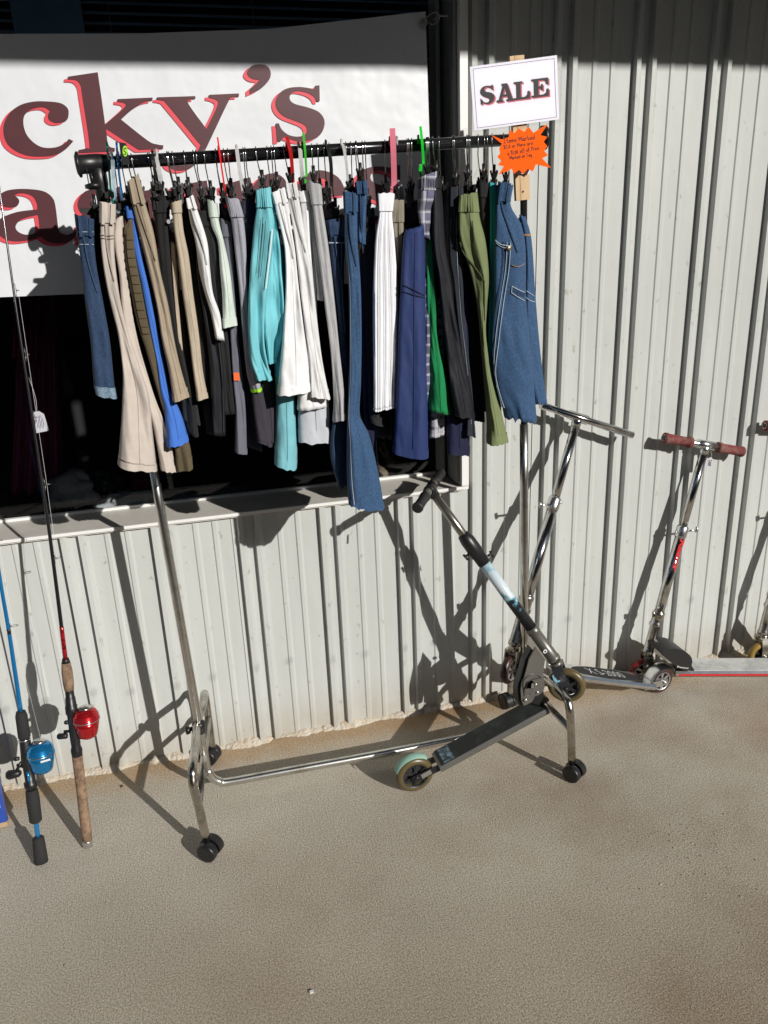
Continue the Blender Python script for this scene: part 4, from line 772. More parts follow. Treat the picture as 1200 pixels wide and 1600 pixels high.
star=thing('starburst_sign','orange handwritten starburst sign pinned below the sale sign','sign',A(820,268,1.872))
om=mat('orange_card',(.95,.12,.006),.85,spec=.15,var=.03,vs_=5)
STP=[(300,900),(405,945),(478,925),(490,852),(540,882),(575,835),(635,870),(680,820),(725,880),(875,785),(797,903),(865,920),(830,970),(865,1015),(835,1060),(872,1105),(815,1135),(905,1232),(790,1205),(752,1195),(722,1265),(670,1240),(628,1290),(580,1250),(535,1290),(510,1238),(470,1262),(380,1300),(430,1215),(372,1200),(405,1160),(365,1120),(395,1085),(385,1040),(410,990)]
mb=MB(); mb.prism(wz(1.873)(STP),(0,.0008,0)); obj('card',mb,om,star)
mb=MB(); mb.prism(wz(1.8885)([(560,1225),(690,1225),(684,1290),(565,1290)]),(0,.0008,0)); obj('tape',mb,paper,star)
GL={'I':[[(0,1),(.5,1)],[(.25,1),(.25,0)],[(0,0),(.5,0)]],'t':[[(.2,.95),(.2,.1),(.36,0)],[(0,.6),(.4,.62)]],'e':[[(0,.28),(.38,.3),(.32,.5),(.1,.48),(0,.22),(.14,0),(.4,.06)]],
'm':[[(0,.5),(.02,0)],[(.02,.35),(.15,.5),(.24,.42),(.24,0)],[(.24,.35),(.38,.5),(.48,.42),(.5,0)]],'n':[[(0,.5),(.02,0)],[(.02,.35),(.2,.5),(.34,.4),(.36,0)]],'s':[[(.34,.46),(.12,.5),(.06,.36),(.32,.2),(.26,0),(0,.04)]],
'M':[[(0,0),(.04,.9),(.3,.35),(.56,.92),(.62,0)]],'a':[[(.36,.45),(.14,.5),(0,.25),(.1,0),(.28,.08),(.36,.45),(.38,.05),(.46,0)]],'r':[[(0,.5),(.04,0)],[(.04,.32),(.16,.48),(.34,.46)]],'k':[[(0,1),(.02,0)],[(.34,.55),(.04,.28),(.36,0)]],'d':[[(.34,.4),(.1,.46),(0,.2),(.12,0),(.32,.1)],[(.36,1),(.36,0)]],
'$':[[(.4,.78),(.2,.88),(.06,.7),(.34,.4),(.3,.15),(.02,.12)],[(.2,1.02),(.2,-.08)]],'2':[[(0,.75),(.2,.95),(.4,.75),(.02,.04),(.44,.04)]],'.':[[(.05,.0),(.09,.04)]],'0':[[(.2,.8),(.02,.5),(.1,.05),(.32,.1),(.4,.5),(.2,.8)]],'o':[[(.2,.5),(0,.28),(.12,0),(.34,.1),(.36,.4),(.2,.5)]],'1':[[(.1,.95),(.12,0)]],'f':[[(.36,.95),(.18,.95),(.14,.5),(.14,-.25)],[(0,.5),(.34,.52)]],
'P':[[(.02,0),(.06,.95)],[(.0,.9),(.36,.95),(.4,.6),(.06,.45)]],'i':[[(.05,.5),(.07,0)],[(.07,.7),(.09,.74)]],'c':[[(.34,.42),(.12,.5),(0,.22),(.14,0),(.36,.06)]],'T':[[(0,.92),(.56,.95)],[(.28,.93),(.26,0)]],'g':[[(.32,.42),(.1,.48),(0,.22),(.16,.02),(.32,.12)],[(.34,.45),(.34,-.3),(.14,-.42),(0,-.3)]]}
def hand(txt,xa,ya,xb,yb,h,w,parent):
    adv=[.42 if ch==' ' else max(p[0] for s_ in GL[ch] for p in s_)+.16 for ch in txt]; tot=sum(adv); L=math.hypot(xb-xa,yb-ya); k=L/tot; x=0; mb=MB(); u=((xb-xa)/L,(yb-ya)/L)
    for ch,a in zip(txt,adv):
        if ch!=' ':
            for s_ in GL[ch]:
                P=[p for p in s_]; 
                if len(P)>3: P=[(q.x,q.y) for q in smooth([(a_,b_,0) for a_,b_ in P],3)]
                pts=[(720+(xa+(x+p[0])*k*u[0]+p[1]*h*u[1])/6.4,70+(ya+(x+p[0])*k*u[1]-p[1]*h)/6.4) for p in P]; stroke(mb,pts,1.8724,w,.0003)
        x+=a
    obj('handwriting',mb,ink,parent)
hand('Items Marked',428,985,748,942,46,.0011,star); hand('$2.0 or More are',432,1040,728,996,38,.00095,star); hand('a $1.00 off of Price',472,1105,790,1046,42,.0009,star); hand('Marked on Tag',494,1148,716,1112,36,.0009,star)
# ============================================================ TEXT HELPER
def text_pts(s,size=1,off=.0):
    cu=bpy.data.curves.new('t','FONT'); cu.body=s; cu.size=size; cu.offset=off; cu.resolution_u=3; o=bpy.data.objects.new('t',cu); col.objects.link(o)
    dg=bpy.context.evaluated_depsgraph_get(); me=bpy.data.meshes.new_from_object(o.evaluated_get(dg)); v=[p.co.copy() for p in me.vertices]; f=[list(p.vertices) for p in me.polygons]
    bpy.data.objects.remove(o); bpy.data.curves.remove(cu); bpy.data.meshes.remove(me); return v,f
def text_on(s,origin,ux,uy,width,height,parent,m,fn=None,off=.02,name='lettering'):
    v,f=text_pts(s,1,off); x0=min(p.x for p in v); x1=max(p.x for p in v); y0=min(p.y for p in v); y1=max(p.y for p in v)
    nrm=V(ux).cross(V(uy)).normalized(); out=[]
    for p in v:
        a=(p.x-x0)/(x1-x0)*width; b=((p.y-y0)/(y1-y0)-.5)*height; q=V(origin)+V(ux)*a+V(uy)*b
        if fn: q=q+nrm*fn(b)
        out.append(q)
    mb=MB(); mb.add(out,f); return obj(name,mb,m,parent)
# ============================================================ SCOOTERS
wheel_grey=mat('wheel_core',(.03,.03,.032),.4); redpaint=mat('red_lettering',(.62,.02,.025),.45); spoke=mat('silver_core',(.6,.6,.6),.35,.8)
def wheel(root,c,ax,r,w,tm,core):
    ax=V(ax).normalized(); mb=MB(); mb.lathe(c-ax*w/2,ax,[(0,r*.70),(0,r*.82),(w*.12,r*.93),(w*.3,r*.99),(w*.5,r),(w*.7,r*.99),(w*.88,r*.93),(w,r*.82),(w,r*.70),(w*.85,r*.66),(w*.5,r*.62),(w*.15,r*.66),(0,r*.70)],40,caps=False); t=obj('wheel',mb,tm,root)
    mb=MB(); u=V((0,0,1)); u=(u-ax*u.dot(ax)).normalized(); v=ax.cross(u)
    mb.lathe(c-ax*(w*.36),ax,[(0,r*.2),(w*.72,r*.2)],18)
    mb.lathe(c-ax*(w*.51),ax,[(0,.0042),(w*1.02,.0042)],10)
    for side in (-1,1):
        n_=36; ring=[]
        for k in range(n_):
            a=2*PI*k/n_; e=u*math.cos(a)+v*math.sin(a); ring+= [c+ax*side*w*.5+e*r*.71,c+ax*side*w*.5+e*r*.63,c+ax*side*w*.34+e*r*.63]
        mb.add(ring,[(3*k,3*((k+1)%n_),3*((k+1)%n_)+1,3*k+1) for k in range(n_)]+[(3*k+1,3*((k+1)%n_)+1,3*((k+1)%n_)+2,3*k+2) for k in range(n_)],True)
    for k in range(6):
        for da in (-.11,.11):
            a=2*PI*k/6+da; e=u*math.cos(a)+v*math.sin(a); t_=u*-math.sin(a)+v*math.cos(a); p,q=c+e*r*.16,c+e*r*.62
            for sd_ in (-1,1):
                z=ax*sd_*w*.38; z2=ax*sd_*w*.28; mb.add([p-t_*.0017+z,p+t_*.0017+z,q+t_*.0017+z,q-t_*.0017+z,p-t_*.0017+z2,p+t_*.0017+z2,q+t_*.0017+z2,q-t_*.0017+z2],[(0,1,2,3),(4,7,6,5),(0,4,5,1),(1,5,6,2),(2,6,7,3),(3,7,4,0)])
    obj('wheel_core',mb,core,t)
    mb=MB(); n_=20; mb.lathe(c-ax*.002,ax,[(0,r*.58),(.004,r*.58)],24); obj('web',mb,bmatte,t); return t
def fork(root,c,ax,top,m,r,w):
    ax=V(ax).normalized(); mb=MB(); up=(top-c).normalized(); f=ax.cross(up).normalized(); cr=c+up*(r+.012)
    for s in (-1,1):
        o=ax*s*(w/2+.006); P=[c-up*.010+f*.008,c-up*.010-f*.008,c+up*.02-f*.012,cr-f*.016,cr+f*.016,c+up*.02+f*.012]; mb.prism([p+o for p in P],ax*s*.004)
        mb.lathe(c+o,ax*s,[(0,.006),(.008,.006),(.010,.004)],12)
    e=w/2+.0102; mb.add([cr+ax*a*e+f*b*.016+up*h for h in (0,.008) for a,b in ((-1,-1),(1,-1),(1,1),(-1,1))],[(0,3,2,1),(4,5,6,7),(0,1,5,4),(1,2,6,5),(2,3,7,6),(3,0,4,7)])
    mb.lathe(cr+up*.006,(top-cr),[(0,.017),(.006,.017),(.008,.013),(.03,.013)],18); obj('fork',mb,m,root)
def prismbox(mb,a,b,w,h,up=V((0,0,1)),bev=.004):                 # beam from a to b, width w (side), height h
    t=(b-a).normalized(); s=t.cross(up).normalized(); u=s.cross(t)
    sec=[(-w/2,-h/2+bev),(-w/2+bev,-h/2),(w/2-bev,-h/2),(w/2,-h/2+bev),(w/2,h/2-bev),(w/2-bev,h/2),(-w/2+bev,h/2),(-w/2,h/2-bev)]
    va=[a+s*x+u*y for x,y in sec]; vb=[b+s*x+u*y for x,y in sec]; n=8
    mb.add(va+vb,[(k,(k+1)%n,n+(k+1)%n,n+k) for k in range(n)]+[tuple(range(n))[::-1],tuple(range(n,2*n))]); return s,u
def fender(root,c,ax,r,w,a0,a1,m,ref,name='rear_fender'):
    ax=V(ax).normalized(); u=V((0,0,1)); f=(ref-ax*ref.dot(ax)).normalized(); n_=16; vs=[]
    for k in range(n_+1):
        a=a0+(a1-a0)*k/n_; e=f*math.cos(a)+u*math.sin(a)
        for q,rr in ((-w/2,r),(-w/3,r+.0035),(w/3,r+.0035),(w/2,r)): vs.append(c+ax*q+e*rr)
    mb=MB(); mb.add(vs,[(4*i+k,4*i+k+1,4*i+k+5,4*i+k+4) for i in range(n_) for k in range(3)],True); vs2=[p-V((0,0,.002)) for p in vs]; mb.add(vs2,[(4*i+k,4*i+k+4,4*i+k+5,4*i+k+1) for i in range(n_) for k in range(3)],True); obj(name,mb,m,root)
# --- black and pale blue scooter leaning back by the rack
Rr=V((.503,1.785,.056)); Fr=A(885,1070,1.80); dirb=(Fr-Rr); dirb.z=0; dirb.normalize(); nb=V((dirb.y,-dirb.x,0))   # nb points to the viewer
blk_sc=thing('kick_scooter','black folding kick scooter with pale blue tube leaning back over its deck','scooter',V((Rr.x,Rr.y,0)))
amber=mat('amber_urethane',(.10,.075,.03),.35,var=.15); metalg=mat('gunmetal',(.16,.155,.14),.38,.5,var=.1)
wheel(blk_sc,Rr,nb,.056,.024,amber,wheel_grey); 
T=A(672,764,1.99); H0=A(868,1033,1.812); axis=(T-H0).normalized()
fax_=V((-.50,-.866,0)); wheel(blk_sc,Fr,fax_,.056,.024,amber,wheel_grey)
grip_tape=mat('worn_grip_tape',(.018,.020,.019),.8,c2=(.045,.055,.05),vs_=18,fac=(.5,.75),bump=.6,bs=500,bd=.001)
dk0=A(682,1192,1.787); dk1=A(849,1101,1.797); dkd=(dk1-dk0).normalized(); dku=nb.cross(dkd); dku=dku if dku.z>0 else -dku
mb=MB(); prismbox(mb,dk0,dk1,.078,.020,bev=.005); obj('deck',mb,metalg,blk_sc)
mb=MB(); prismbox(mb,dk0+dku*.0115+dkd*.008,dk1+dku*.0115-dkd*.01,.070,.003,bev=.001); gt=obj('grip_tape',mb,grip_tape,blk_sc)
icy=mat('icy_print',(.03,.045,.055),.6,c2=(.22,.34,.42),vs_=70,fac=(.45,.62)); q=dk0+dkd*.018+dku*.0133
mb=MB(); prismbox(mb,q,q+dkd*.034,.060,.0012,bev=.0003); obj('deck_print',mb,icy,gt)
mb=MB()
for s in (-1,1): prismbox(mb,Rr+nb*s*.020-dkd*.012,dk0+nb*s*.020+dkd*.03-dku*.004,.005,.022,bev=.001)
for s in (-1,1): mb.lathe(Rr+nb*s*.0225,nb*s,[(0,.008),(.003,.008),(.004,.005)],12)
obj('axle_plate',mb,bplastic,blk_sc); mb=MB(); prismbox(mb,Rr+nb*.024+dkd*.014,Rr+nb*.024+dkd*.045,.002,.016,bev=.0005); obj('bright_plate',mb,alu,blk_sc)
fender(blk_sc,Rr+V((0,0,.004)),nb,.0585,.026,R(55),R(160),mat('mint_plastic',(.27,.45,.37),.45,var=.1),dirb)
# steering tube
hd0=H0+axis*.0; fork(blk_sc,Fr,fax_,H0,mat('navy_fork',(.02,.022,.03),.4),.056,.024)
mb=MB(); cf=(H0-Fr).normalized(); P0=Fr+cf*.072; mb.tube([P0-cf*.004,P0+axis*.015],.0195,20); mb.lathe(H0+axis*.005,axis,[(0,.0200),(.01,.0205),(.012,.0185),(.10,.0175),(.103,.0195),(.120,.0195),(.122,.017)],24); obj('head_tube',mb,metalg,blk_sc)
LT=(T-H0).length
tubem=bpy.data.materials.new('winter_print'); tubem.use_nodes=True; n=tubem.node_tree.nodes; l=tubem.node_tree.links; b=n['Principled BSDF']; b.inputs['Roughness'].default_value=.28; tc=n.new('ShaderNodeTexCoord'); sp=n.new('ShaderNodeSeparateXYZ'); l.new(tc.outputs['Object'],sp.inputs[0]); nz=n.new('ShaderNodeTexNoise'); nz.inputs['Scale'].default_value=55; nz.inputs['Detail'].default_value=5; l.new(tc.outputs['Object'],nz.inputs[0])
ma=n.new('ShaderNodeMath'); ma.operation='MULTIPLY_ADD'; l.new(nz.outputs[0],ma.inputs[0]); ma.inputs[1].default_value=.16; l.new(sp.outputs[2],ma.inputs[2]); mr=n.new('ShaderNodeMapRange'); z0=H0.z+axis.z*.12+.08; z1=H0.z+axis.z*LT*.60+.08; mr.inputs[1].default_value=z0; mr.inputs[2].default_value=z1; l.new(ma.outputs[0],mr.inputs[0]); cr=n.new('ShaderNodeValToRGB'); l.new(mr.outputs[0],cr.inputs[0]); e=cr.color_ramp.elements
for k in range(5): e.new(.5)
for k,(p_,c_) in enumerate(((0,(.01,.01,.012)),(.38,(.012,.014,.018)),(.45,(.06,.2,.27)),(.55,(.45,.58,.62)),(.62,(.6,.66,.7)),(.84,(.55,.66,.72)),(1,(.14,.40,.52)))): e[k].position=p_; e[k].color=(*c_,1)
l.new(cr.outputs[0],b.inputs['Base Color'])
mb=MB(); mb.tube([H0+axis*.12,H0+axis*(LT*.60)],.0168,24); obj('printed_tube',mb,tubem,blk_sc)
mb=MB(); mb.tube([H0+axis*LT*.58,T],.0125,20); obj('upper_tube',mb,mat('bronze_metal',(.30,.28,.24),.28,.9),blk_sc)
mb=MB(); c0=H0+axis*LT*.575; mb.lathe(c0,axis,[(0,.019),(.03,.0195),(.032,.022),(.085,.0215),(.105,.018),(.108,.014)],20)
sd_=axis.cross(V((0,1,0))).normalized(); 
for s,zz in ((1,.05),(-1,.012)):
    q=c0+axis*zz+sd_*s*.020; mb.tube([q,q+sd_*s*.012],.0035,8); mb.tube([q+sd_*s*.012-axis*.012,q+sd_*s*.014+axis*.008],.0035,8)
obj('clamp',mb,bplastic,blk_sc)
hb0=A(652,794,1.852); far=A(689,739,2.125); dd=(far-hb0).normalized(); T=hb0+dd*(T-hb0).dot(dd); axis=(T-H0).normalized()
mb=MB(); mb.tube([hb0+dd*.02,far-dd*.01],.011,18); bar=obj('handlebar',mb,metalg,blk_sc)
for a,b_ in ((hb0,hb0+dd*.095),(far,far-dd*.095)):
    t=(b_-a).normalized(); L=(b_-a).length; mb=MB(); mb.lathe(a,t,[(0,.006),(0,.013),(.003,.0155),(.010,.0155),(.012,.0130)]+[(.016+.006*k,.0132+(.0006 if k%2 else 0)) for k in range(11)]+[(L-.004,.0155),(L,.0155),(L,.012)],20); obj('grip',mb,mat('black_rubber',(.012,.012,.012),.55),bar)
mb=MB(); mb.lathe(T-axis*.025,axis,[(0,.015),(.03,.016),(.038,.013)],18); mb.tube([T-dd*.024,T+dd*.024],.0155,16); obj('stem_joint',mb,bplastic,blk_sc)
# folding plates
Z5=lambda P:[(770+p[0]/7.06,940+p[1]/7.06) for p in P]
plate_pt=V((.88,1.772,.28))
def pp(P,off=0.): return [PL(x,y,plate_pt+nb*off,nb) for x,y in Z5(P)]
outl=[(475,505),(578,640),(553,800),(572,870),(545,950),(485,1005),(430,1110),(345,1150),(318,1100),(308,980),(320,900),(345,850),(400,640)]
slot=[(380,890),(430,868),(465,900),(455,960),(400,1030),(355,1050),(345,990)]
mb=MB(); mb.prism(pp(outl),nb*-.006,[pp(slot)]); obj('fold_plate',mb,metalg,blk_sc)
mb=MB(); mb.prism(pp([(x-52,y+6) for x,y in outl],-.010),nb*-.022); mb.prism(pp([(460,940),(560,900),(560,1040),(620,1075),(620,1100),(530,1150),(440,1120)],-.01),nb*-.03); obj('fold_bracket',mb,bplastic,blk_sc)
mb=MB(); cc=[(455+118*math.cos(a),925+118*math.sin(a)) for a in [k*PI/16 for k in range(32)]]; mb.prism(pp(cc,.004),nb*-.004,[pp(slot,.004)]); obj('round_plate',mb,metalg,blk_sc)
mb=MB()
for x,y,r_ in ((360,1083,.0048),(490,998,.0045),(470,912,.004)): q=PL(*Z5([(x,y)])[0],plate_pt+nb*.004,nb); mb.lathe(q,nb,[(0,r_),(.004,r_),(.005,r_*.6)],12)
mb.prism(pp([(430,905),(455,895),(470,930),(430,1010),(385,1050),(370,1035),(420,985)],.003),nb*-.004); obj('bolt',mb,alu,blk_sc)
# pale emblems
icb=mat('ice_blue_print',(.25,.52,.66),.5); q0=PL(869,1062,Fr+fax_*.0235,fax_)
mb=MB(); mb.prism([PL(x,y,Fr+fax_*.0236,fax_) for x,y in Z5([(655,820),(672,800),(682,845),(700,790),(712,770),(728,790),(722,850),(748,820),(750,850),(735,885),(700,892),(672,870)])],fax_*.0006); obj('paw_print',mb,icb,blk_sc)
q=PL(851,1017,H0+nb*.018,nb); mb=MB(); mb.lathe(q+nb*.003,nb,[(0,.0062),(.0006,.0062)],16); obj('round_badge',mb,white,blk_sc); mb=MB(); mb.lathe(q+nb*.0038,nb,[(0,.0035),(.0004,.0035)],5,False); obj('badge_mark',mb,ink,blk_sc)
# small white lettering on the black part of the tube
tf=V((0,-1,0)); tf=(tf-axis*tf.dot(axis)).normalized(); si=axis.cross(tf).normalized()
text_on('LAMAR WINTER',H0+axis*.20+tf*.0172-si*.006,-axis,si*-1 if False else si,.075,.0055,blk_sc,mat('white_lettering',(.6,.6,.6),.5),off=.03) if False else None
# --- generic upright folding scooter
def scooter(label,Fa,Ra,bot,top,barL,barR,deckw,rw,tubm,tyre,core,gripm=None,deckm=alu,decktop=None,clampt=.55,lever=1,name='kick_scooter',wheel_turn=0,deckz=.028,fend=None,group=None,da=None):
    root=thing(name,label,'scooter',V((Ra.x,Ra.y,0)),group); d=(Ra-Fa); dh=V((d.x,d.y,0)).normalized(); side=V((dh.y,-dh.x,0))
    if side.y>0: side=-side
    cs_,sn_=math.cos(wheel_turn),math.sin(wheel_turn); fax=V((side.x*cs_-side.y*sn_,side.x*sn_+side.y*cs_,0))
    wheel(root,Ra,side,rw,.024,tyre,core); wheel(root,Fa,fax,rw,.024,tyre,core); ax_=(top-bot).normalized(); Lt=(top-bot).length
    fork(root,Fa,fax,bot+ax_*.03,chrome2,rw,.024)
    mb=MB(); mb.tube([Fa+(bot-Fa).normalized()*(rw+.014),bot,bot+ax_*.02],.0155,20); mb.lathe(bot,ax_,[(0,.0185),(.012,.019),(.016,.017),(.10,.017),(.104,.021),(.112,.022),(.118,.0185),(.14,.018),(.143,.0205),(.155,.0205),(.158,.016)],24)
    q=bot+ax_*.148; mb.tube([q,q+V((-.024,-.004,.004))],.0035,8); mb.tube([q+V((-.022,-.004,-.004)),q+V((-.024,-.004,.014))],.005,8); obj('head_tube',mb,chrome2,root)
    mb=MB(); mb.tube([bot+ax_*.10,bot+ax_*Lt*clampt],.0165,24); lo=obj('lower_tube',mb,tubm,root)
    mb=MB(); mb.tube([bot+ax_*Lt*(clampt-.02),top],.0135,22); obj('upper_tube',mb,tubm,root)
    mb=MB(); cpt=bot+ax_*Lt*clampt; mb.lathe(cpt-ax_*.02,ax_,[(0,.0185),(.005,.0195),(.035,.0195),(.04,.016)],22); q=cpt+V((lever*.018,-.006,0)); mb.tube([q,q+V((lever*.035,-.004,.002))],.0035,8); mb.tube([q+V((lever*.03,-.004,-.006)),q+V((lever*.033,-.004,.012))],.005,8); q2=cpt-V((lever*.018,0,0)); mb.tube([q2,q2-V((lever*.008,0,0))],.0045,8); obj('clamp',mb,alu,root)
    u=(barR-barL).normalized(); mb=MB(); mb.tube([barL,barR],.011,20); mb.tube([top-u*.034,top+u*.034],.0145,20); mb.lathe(top-ax_*.03,ax_,[(0,.0148),(.03,.0152)],18); obj('handlebar',mb,alu if gripm else tubm,root)
    if gripm:
        for a,s in ((barL,1),(barR,-1)):
            L=.110; mb=MB(); mb.lathe(a,u*s,[(0,.004),(0,.013),(.004,.018),(.012,.018),(.014,.0160),(.095,.0155),(.096,.0182),(.108,.0182),(.11,.012)],24); gp=obj('grip',mb,gripm,root)
            mb=MB(); mb.lathe(a-u*s*.0005,u*s,[(-.0008,.0075),(.0008,.0075)],14); obj('grip_plug',mb,bplastic,gp)
    # deck, brace and fender
    a=da if da else Fa+dh*.095+V((0,0,deckz)); b=Ra-dh*.062+V((0,0,.010)); mb=MB(); s,u2=prismbox(mb,a,b,deckw,.020,bev=.007); dk=obj('deck',mb,deckm,root)
    mb=MB(); t=(b-a).normalized(); P=[bot+ax_*.075,bot+ax_*.02,a+t*.015,a+t*.06]
    w_=.010
    mb.prism([P[0]+side*w_,P[1]+side*w_,P[2]+side*w_,P[3]+side*w_],side*-.02); obj('brace',mb,alu,root)
    mb=MB()
    for sg_ in (-1,1): prismbox(mb,Ra+side*sg_*.0205-dh*-.012,Ra+side*sg_*.0205-dh*.082+V((0,0,.004)),.004,.024,bev=.001); mb.lathe(Ra+side*sg_*.023,side*sg_,[(0,.007),(.004,.007),(.005,.004)],12)
    obj('axle_plate',mb,alu,root)
    fender(root,Ra,side,rw+.007,.045,R(38),R(165),fend or alu,dh)
    return root,dict(a=a,b=b,side=side,t=t,u=u2,ax=ax_,bot=bot,Lt=Lt,lo=lo,dk=dk)
brownw=mat('dark_brown_urethane',(.045,.02,.018),.35,var=.2); redgrip=mat('worn_red_foam',(.16,.022,.024),.9,c2=(.22,.13,.11),vs_=45,fac=(.42,.72),bump=.5,bs=300,bd=.0015)
s1,i1=scooter('bare silver kick scooter with an oval deck print and no grips',A(797,1045,1.925),V((1.461,2.02,.048)),A(803,1008,1.918),A(903,652,2.105),A(845,633,2.095),A(988,680,2.10),.100,.048,chrome,brownw,spoke,clampt=.62,lever=-1,wheel_turn=R(28),deckz=-.018,da=A(868,1047,1.945),deckm=alu)
# print on the silver deck
t,u_,a,b=i1['t'],i1['u'],i1['a'],i1['b']; sd2=t.cross(u_).normalized(); cN=a.lerp(b,.52)+u_*.0108
if sd2.y>0: sd2=-sd2
mb=MB(); mb.prism([cN+t*.15*math.cos(x)+sd2*.037*math.sin(x) for x in [k*PI/20 for k in range(40)]],u_*.0012); ov=obj('oval_grip_tape',mb,bmatte,i1['dk'])
lw=mat('silver_lettering',(.5,.5,.5),.5); text_on('X S-2000',cN-t*.085+u_*.0018,t,-sd2,.165,.040,i1['dk'],lw,off=.0)
sp_pale=mat('pale_paint',(.5,.52,.5),.5)
s2,i2=scooter('silver kick scooter with worn red grips and a red striped deck',V((1.438,2.085,.050)),V((2.06,1.89,.050)),V((1.440,2.075,.125)),A(1103,695,2.12),A(1037,684,2.115),A(1161,706,2.125),.100,.050,chrome,mat('red_urethane',(.16,.012,.012),.35),spoke,gripm=redgrip,clampt=.60,lever=1,deckz=.014)
t,u_,a,b,sd_=i2['t'],i2['u'],i2['a'],i2['b'],i2['side']
mb=MB(); prismbox(mb,a+sd_*.0505+t*.01-u_*.001,b+sd_*.0505-u_*.001,.001,.0075,bev=.0002); obj('red_stripe',mb,redpaint,i2['dk'])
mb=MB(); prismbox(mb,a+u_*.011+t*.04,b+u_*.011,.084,.002,bev=.0005); obj('deck_print',mb,mat('faded_deck_print',(.42,.44,.43),.6,c2=(.62,.62,.6),vs_=22,fac=(.4,.6),bump=.4,bs=200,bd=.001),i2['dk'])
# black rounded footplate cover with maker's word
pcv=A(1060,1052,1.99); 
def cv(P,Y): return [A(x,y,Y) for x,y in P]
Z6=lambda P:[(940+p[0]/4.615,860+p[1]/4.615) for p in P]
top_=smooth([(x,y,0) for x,y in Z6([(435,742),(470,718),(530,708),(590,722),(640,760),(655,800),(650,830),(665,870),(560,850),(500,800)])],4,True)
mb=MB(); mb.prism([A(p.x,p.y,1.985) for p in top_],(0,.085,0)); cvr=obj('rounded_cover',mb,mat('black_cover',(.014,.014,.015),.45),s2)
q=A(*Z6([(545,838)])[0],1.9825); q2=A(*Z6([(632,850)])[0],1.9825); ux=(q2-q).normalized(); text_on('Razor',q,ux,V((0,0,1)),(q2-q).length,.007,cvr,lw,off=.03)
# red word down the tube
ax_=i2['ax']; bot=i2['bot']; fr_=V((0,-1,0)); fr_=(fr_-ax_*fr_.dot(ax_)).normalized(); 
pt=PL(1063,843,bot+fr_*.0,V((0,-1,0))); tt=(pt-bot).dot(ax_); pb=PL(1050,893,bot,V((0,-1,0))); tb=(pb-bot).dot(ax_); r0=.0171
ac=ax_.cross(fr_).normalized()
if ac.x<0: ac=-ac
def wrap(bv): return math.sqrt(max(1e-9,r0*r0-bv*bv))
o_=bot+ax_*tt; v,f=text_pts('Razor',1,.045); x0=min(p.x for p in v); x1=max(p.x for p in v); y0=min(p.y for p in v); y1=max(p.y for p in v); vs=[]
for p in v:
    aa=(p.x-x0)/(x1-x0)*(tt-tb); bb=((p.y-y0)/(y1-y0)-.5)*.021; vs.append(o_-ax_*aa+ac*bb*.9+fr_*(wrap(bb*.9)+.0014))
mb=MB(); mb.add(vs,f); obj('lettering',mb,redpaint,i2['lo'])
tg=mat('tag_paper',(.50,.50,.55),.7)
yel=mat('yellow_urethane',(.30,.19,.04),.35)
s3,i3=scooter('fourth scooter with red grips and yellow wheels cut off by the right edge',Gd(1189,1022,.05),V((2.56,2.00,.050)),Gd(1189,1022,.05)+V((.004,.01,.075)),V((2.065,2.125,.865)),V((1.848,2.125,.885)),V((2.21,2.125,.84)),.100,.050,chrome,yel,wheel_grey,gripm=redgrip,clampt=.60,lever=-1,deckz=.014)
# price tags on strings
def ptag(label,cx,cy,Y,w_,h_,top,ang=0,marks=True):
    c_=A(cx,cy,Y); root=thing('price_tag',label,'tag',c_-V((0,0,h_/2))); M=Matrix.Rotation(ang,3,'Y'); P=[(-w_/2,-h_/2),(w_/2,-h_/2),(w_/2,h_*.32),(w_*.2,h_/2),(-w_*.2,h_/2),(-w_/2,h_*.32)]
    mb=MB(); mb.prism([c_+M@V((x,0,z)) for x,z in P],(0,.0005,0)); obj('card',mb,tg,root); mb=MB(); mb.tube(smooth([c_+M@V((0,0,h_*.42)),lerp(c_,top,.55)+V((.004,0,0)),top],5),.0004,6); obj('string',mb,white,root)
    if marks:
        mb=MB()
        for k in range(3):
            z=h_*(.2-.2*k); pts=[c_+M@V((x,-.0006,z+.12*h_*math.sin(x*2600+k))) for x in [(-.3+.06*j)*w_ for j in range(11)]]
            mb.tube(pts,.0004,5)
        obj('pen_marks',mb,mat('blue_ink',(.08,.07,.14),.6),root)
ptag('small grey price tag hanging from the red grip scooter handlebar',1109,723,2.10,.019,.036,A(1111,705,2.105),.1)
ptag('white price tag tied to the black fishing rod against the dark window',62,659,2.03,.030,.052,A(45,590,2.03),-.12)
ptag('thin price tag seen edge on under the black scooter handlebar',656,812,1.90,.006,.030,A(664,795,1.90),.1,False)
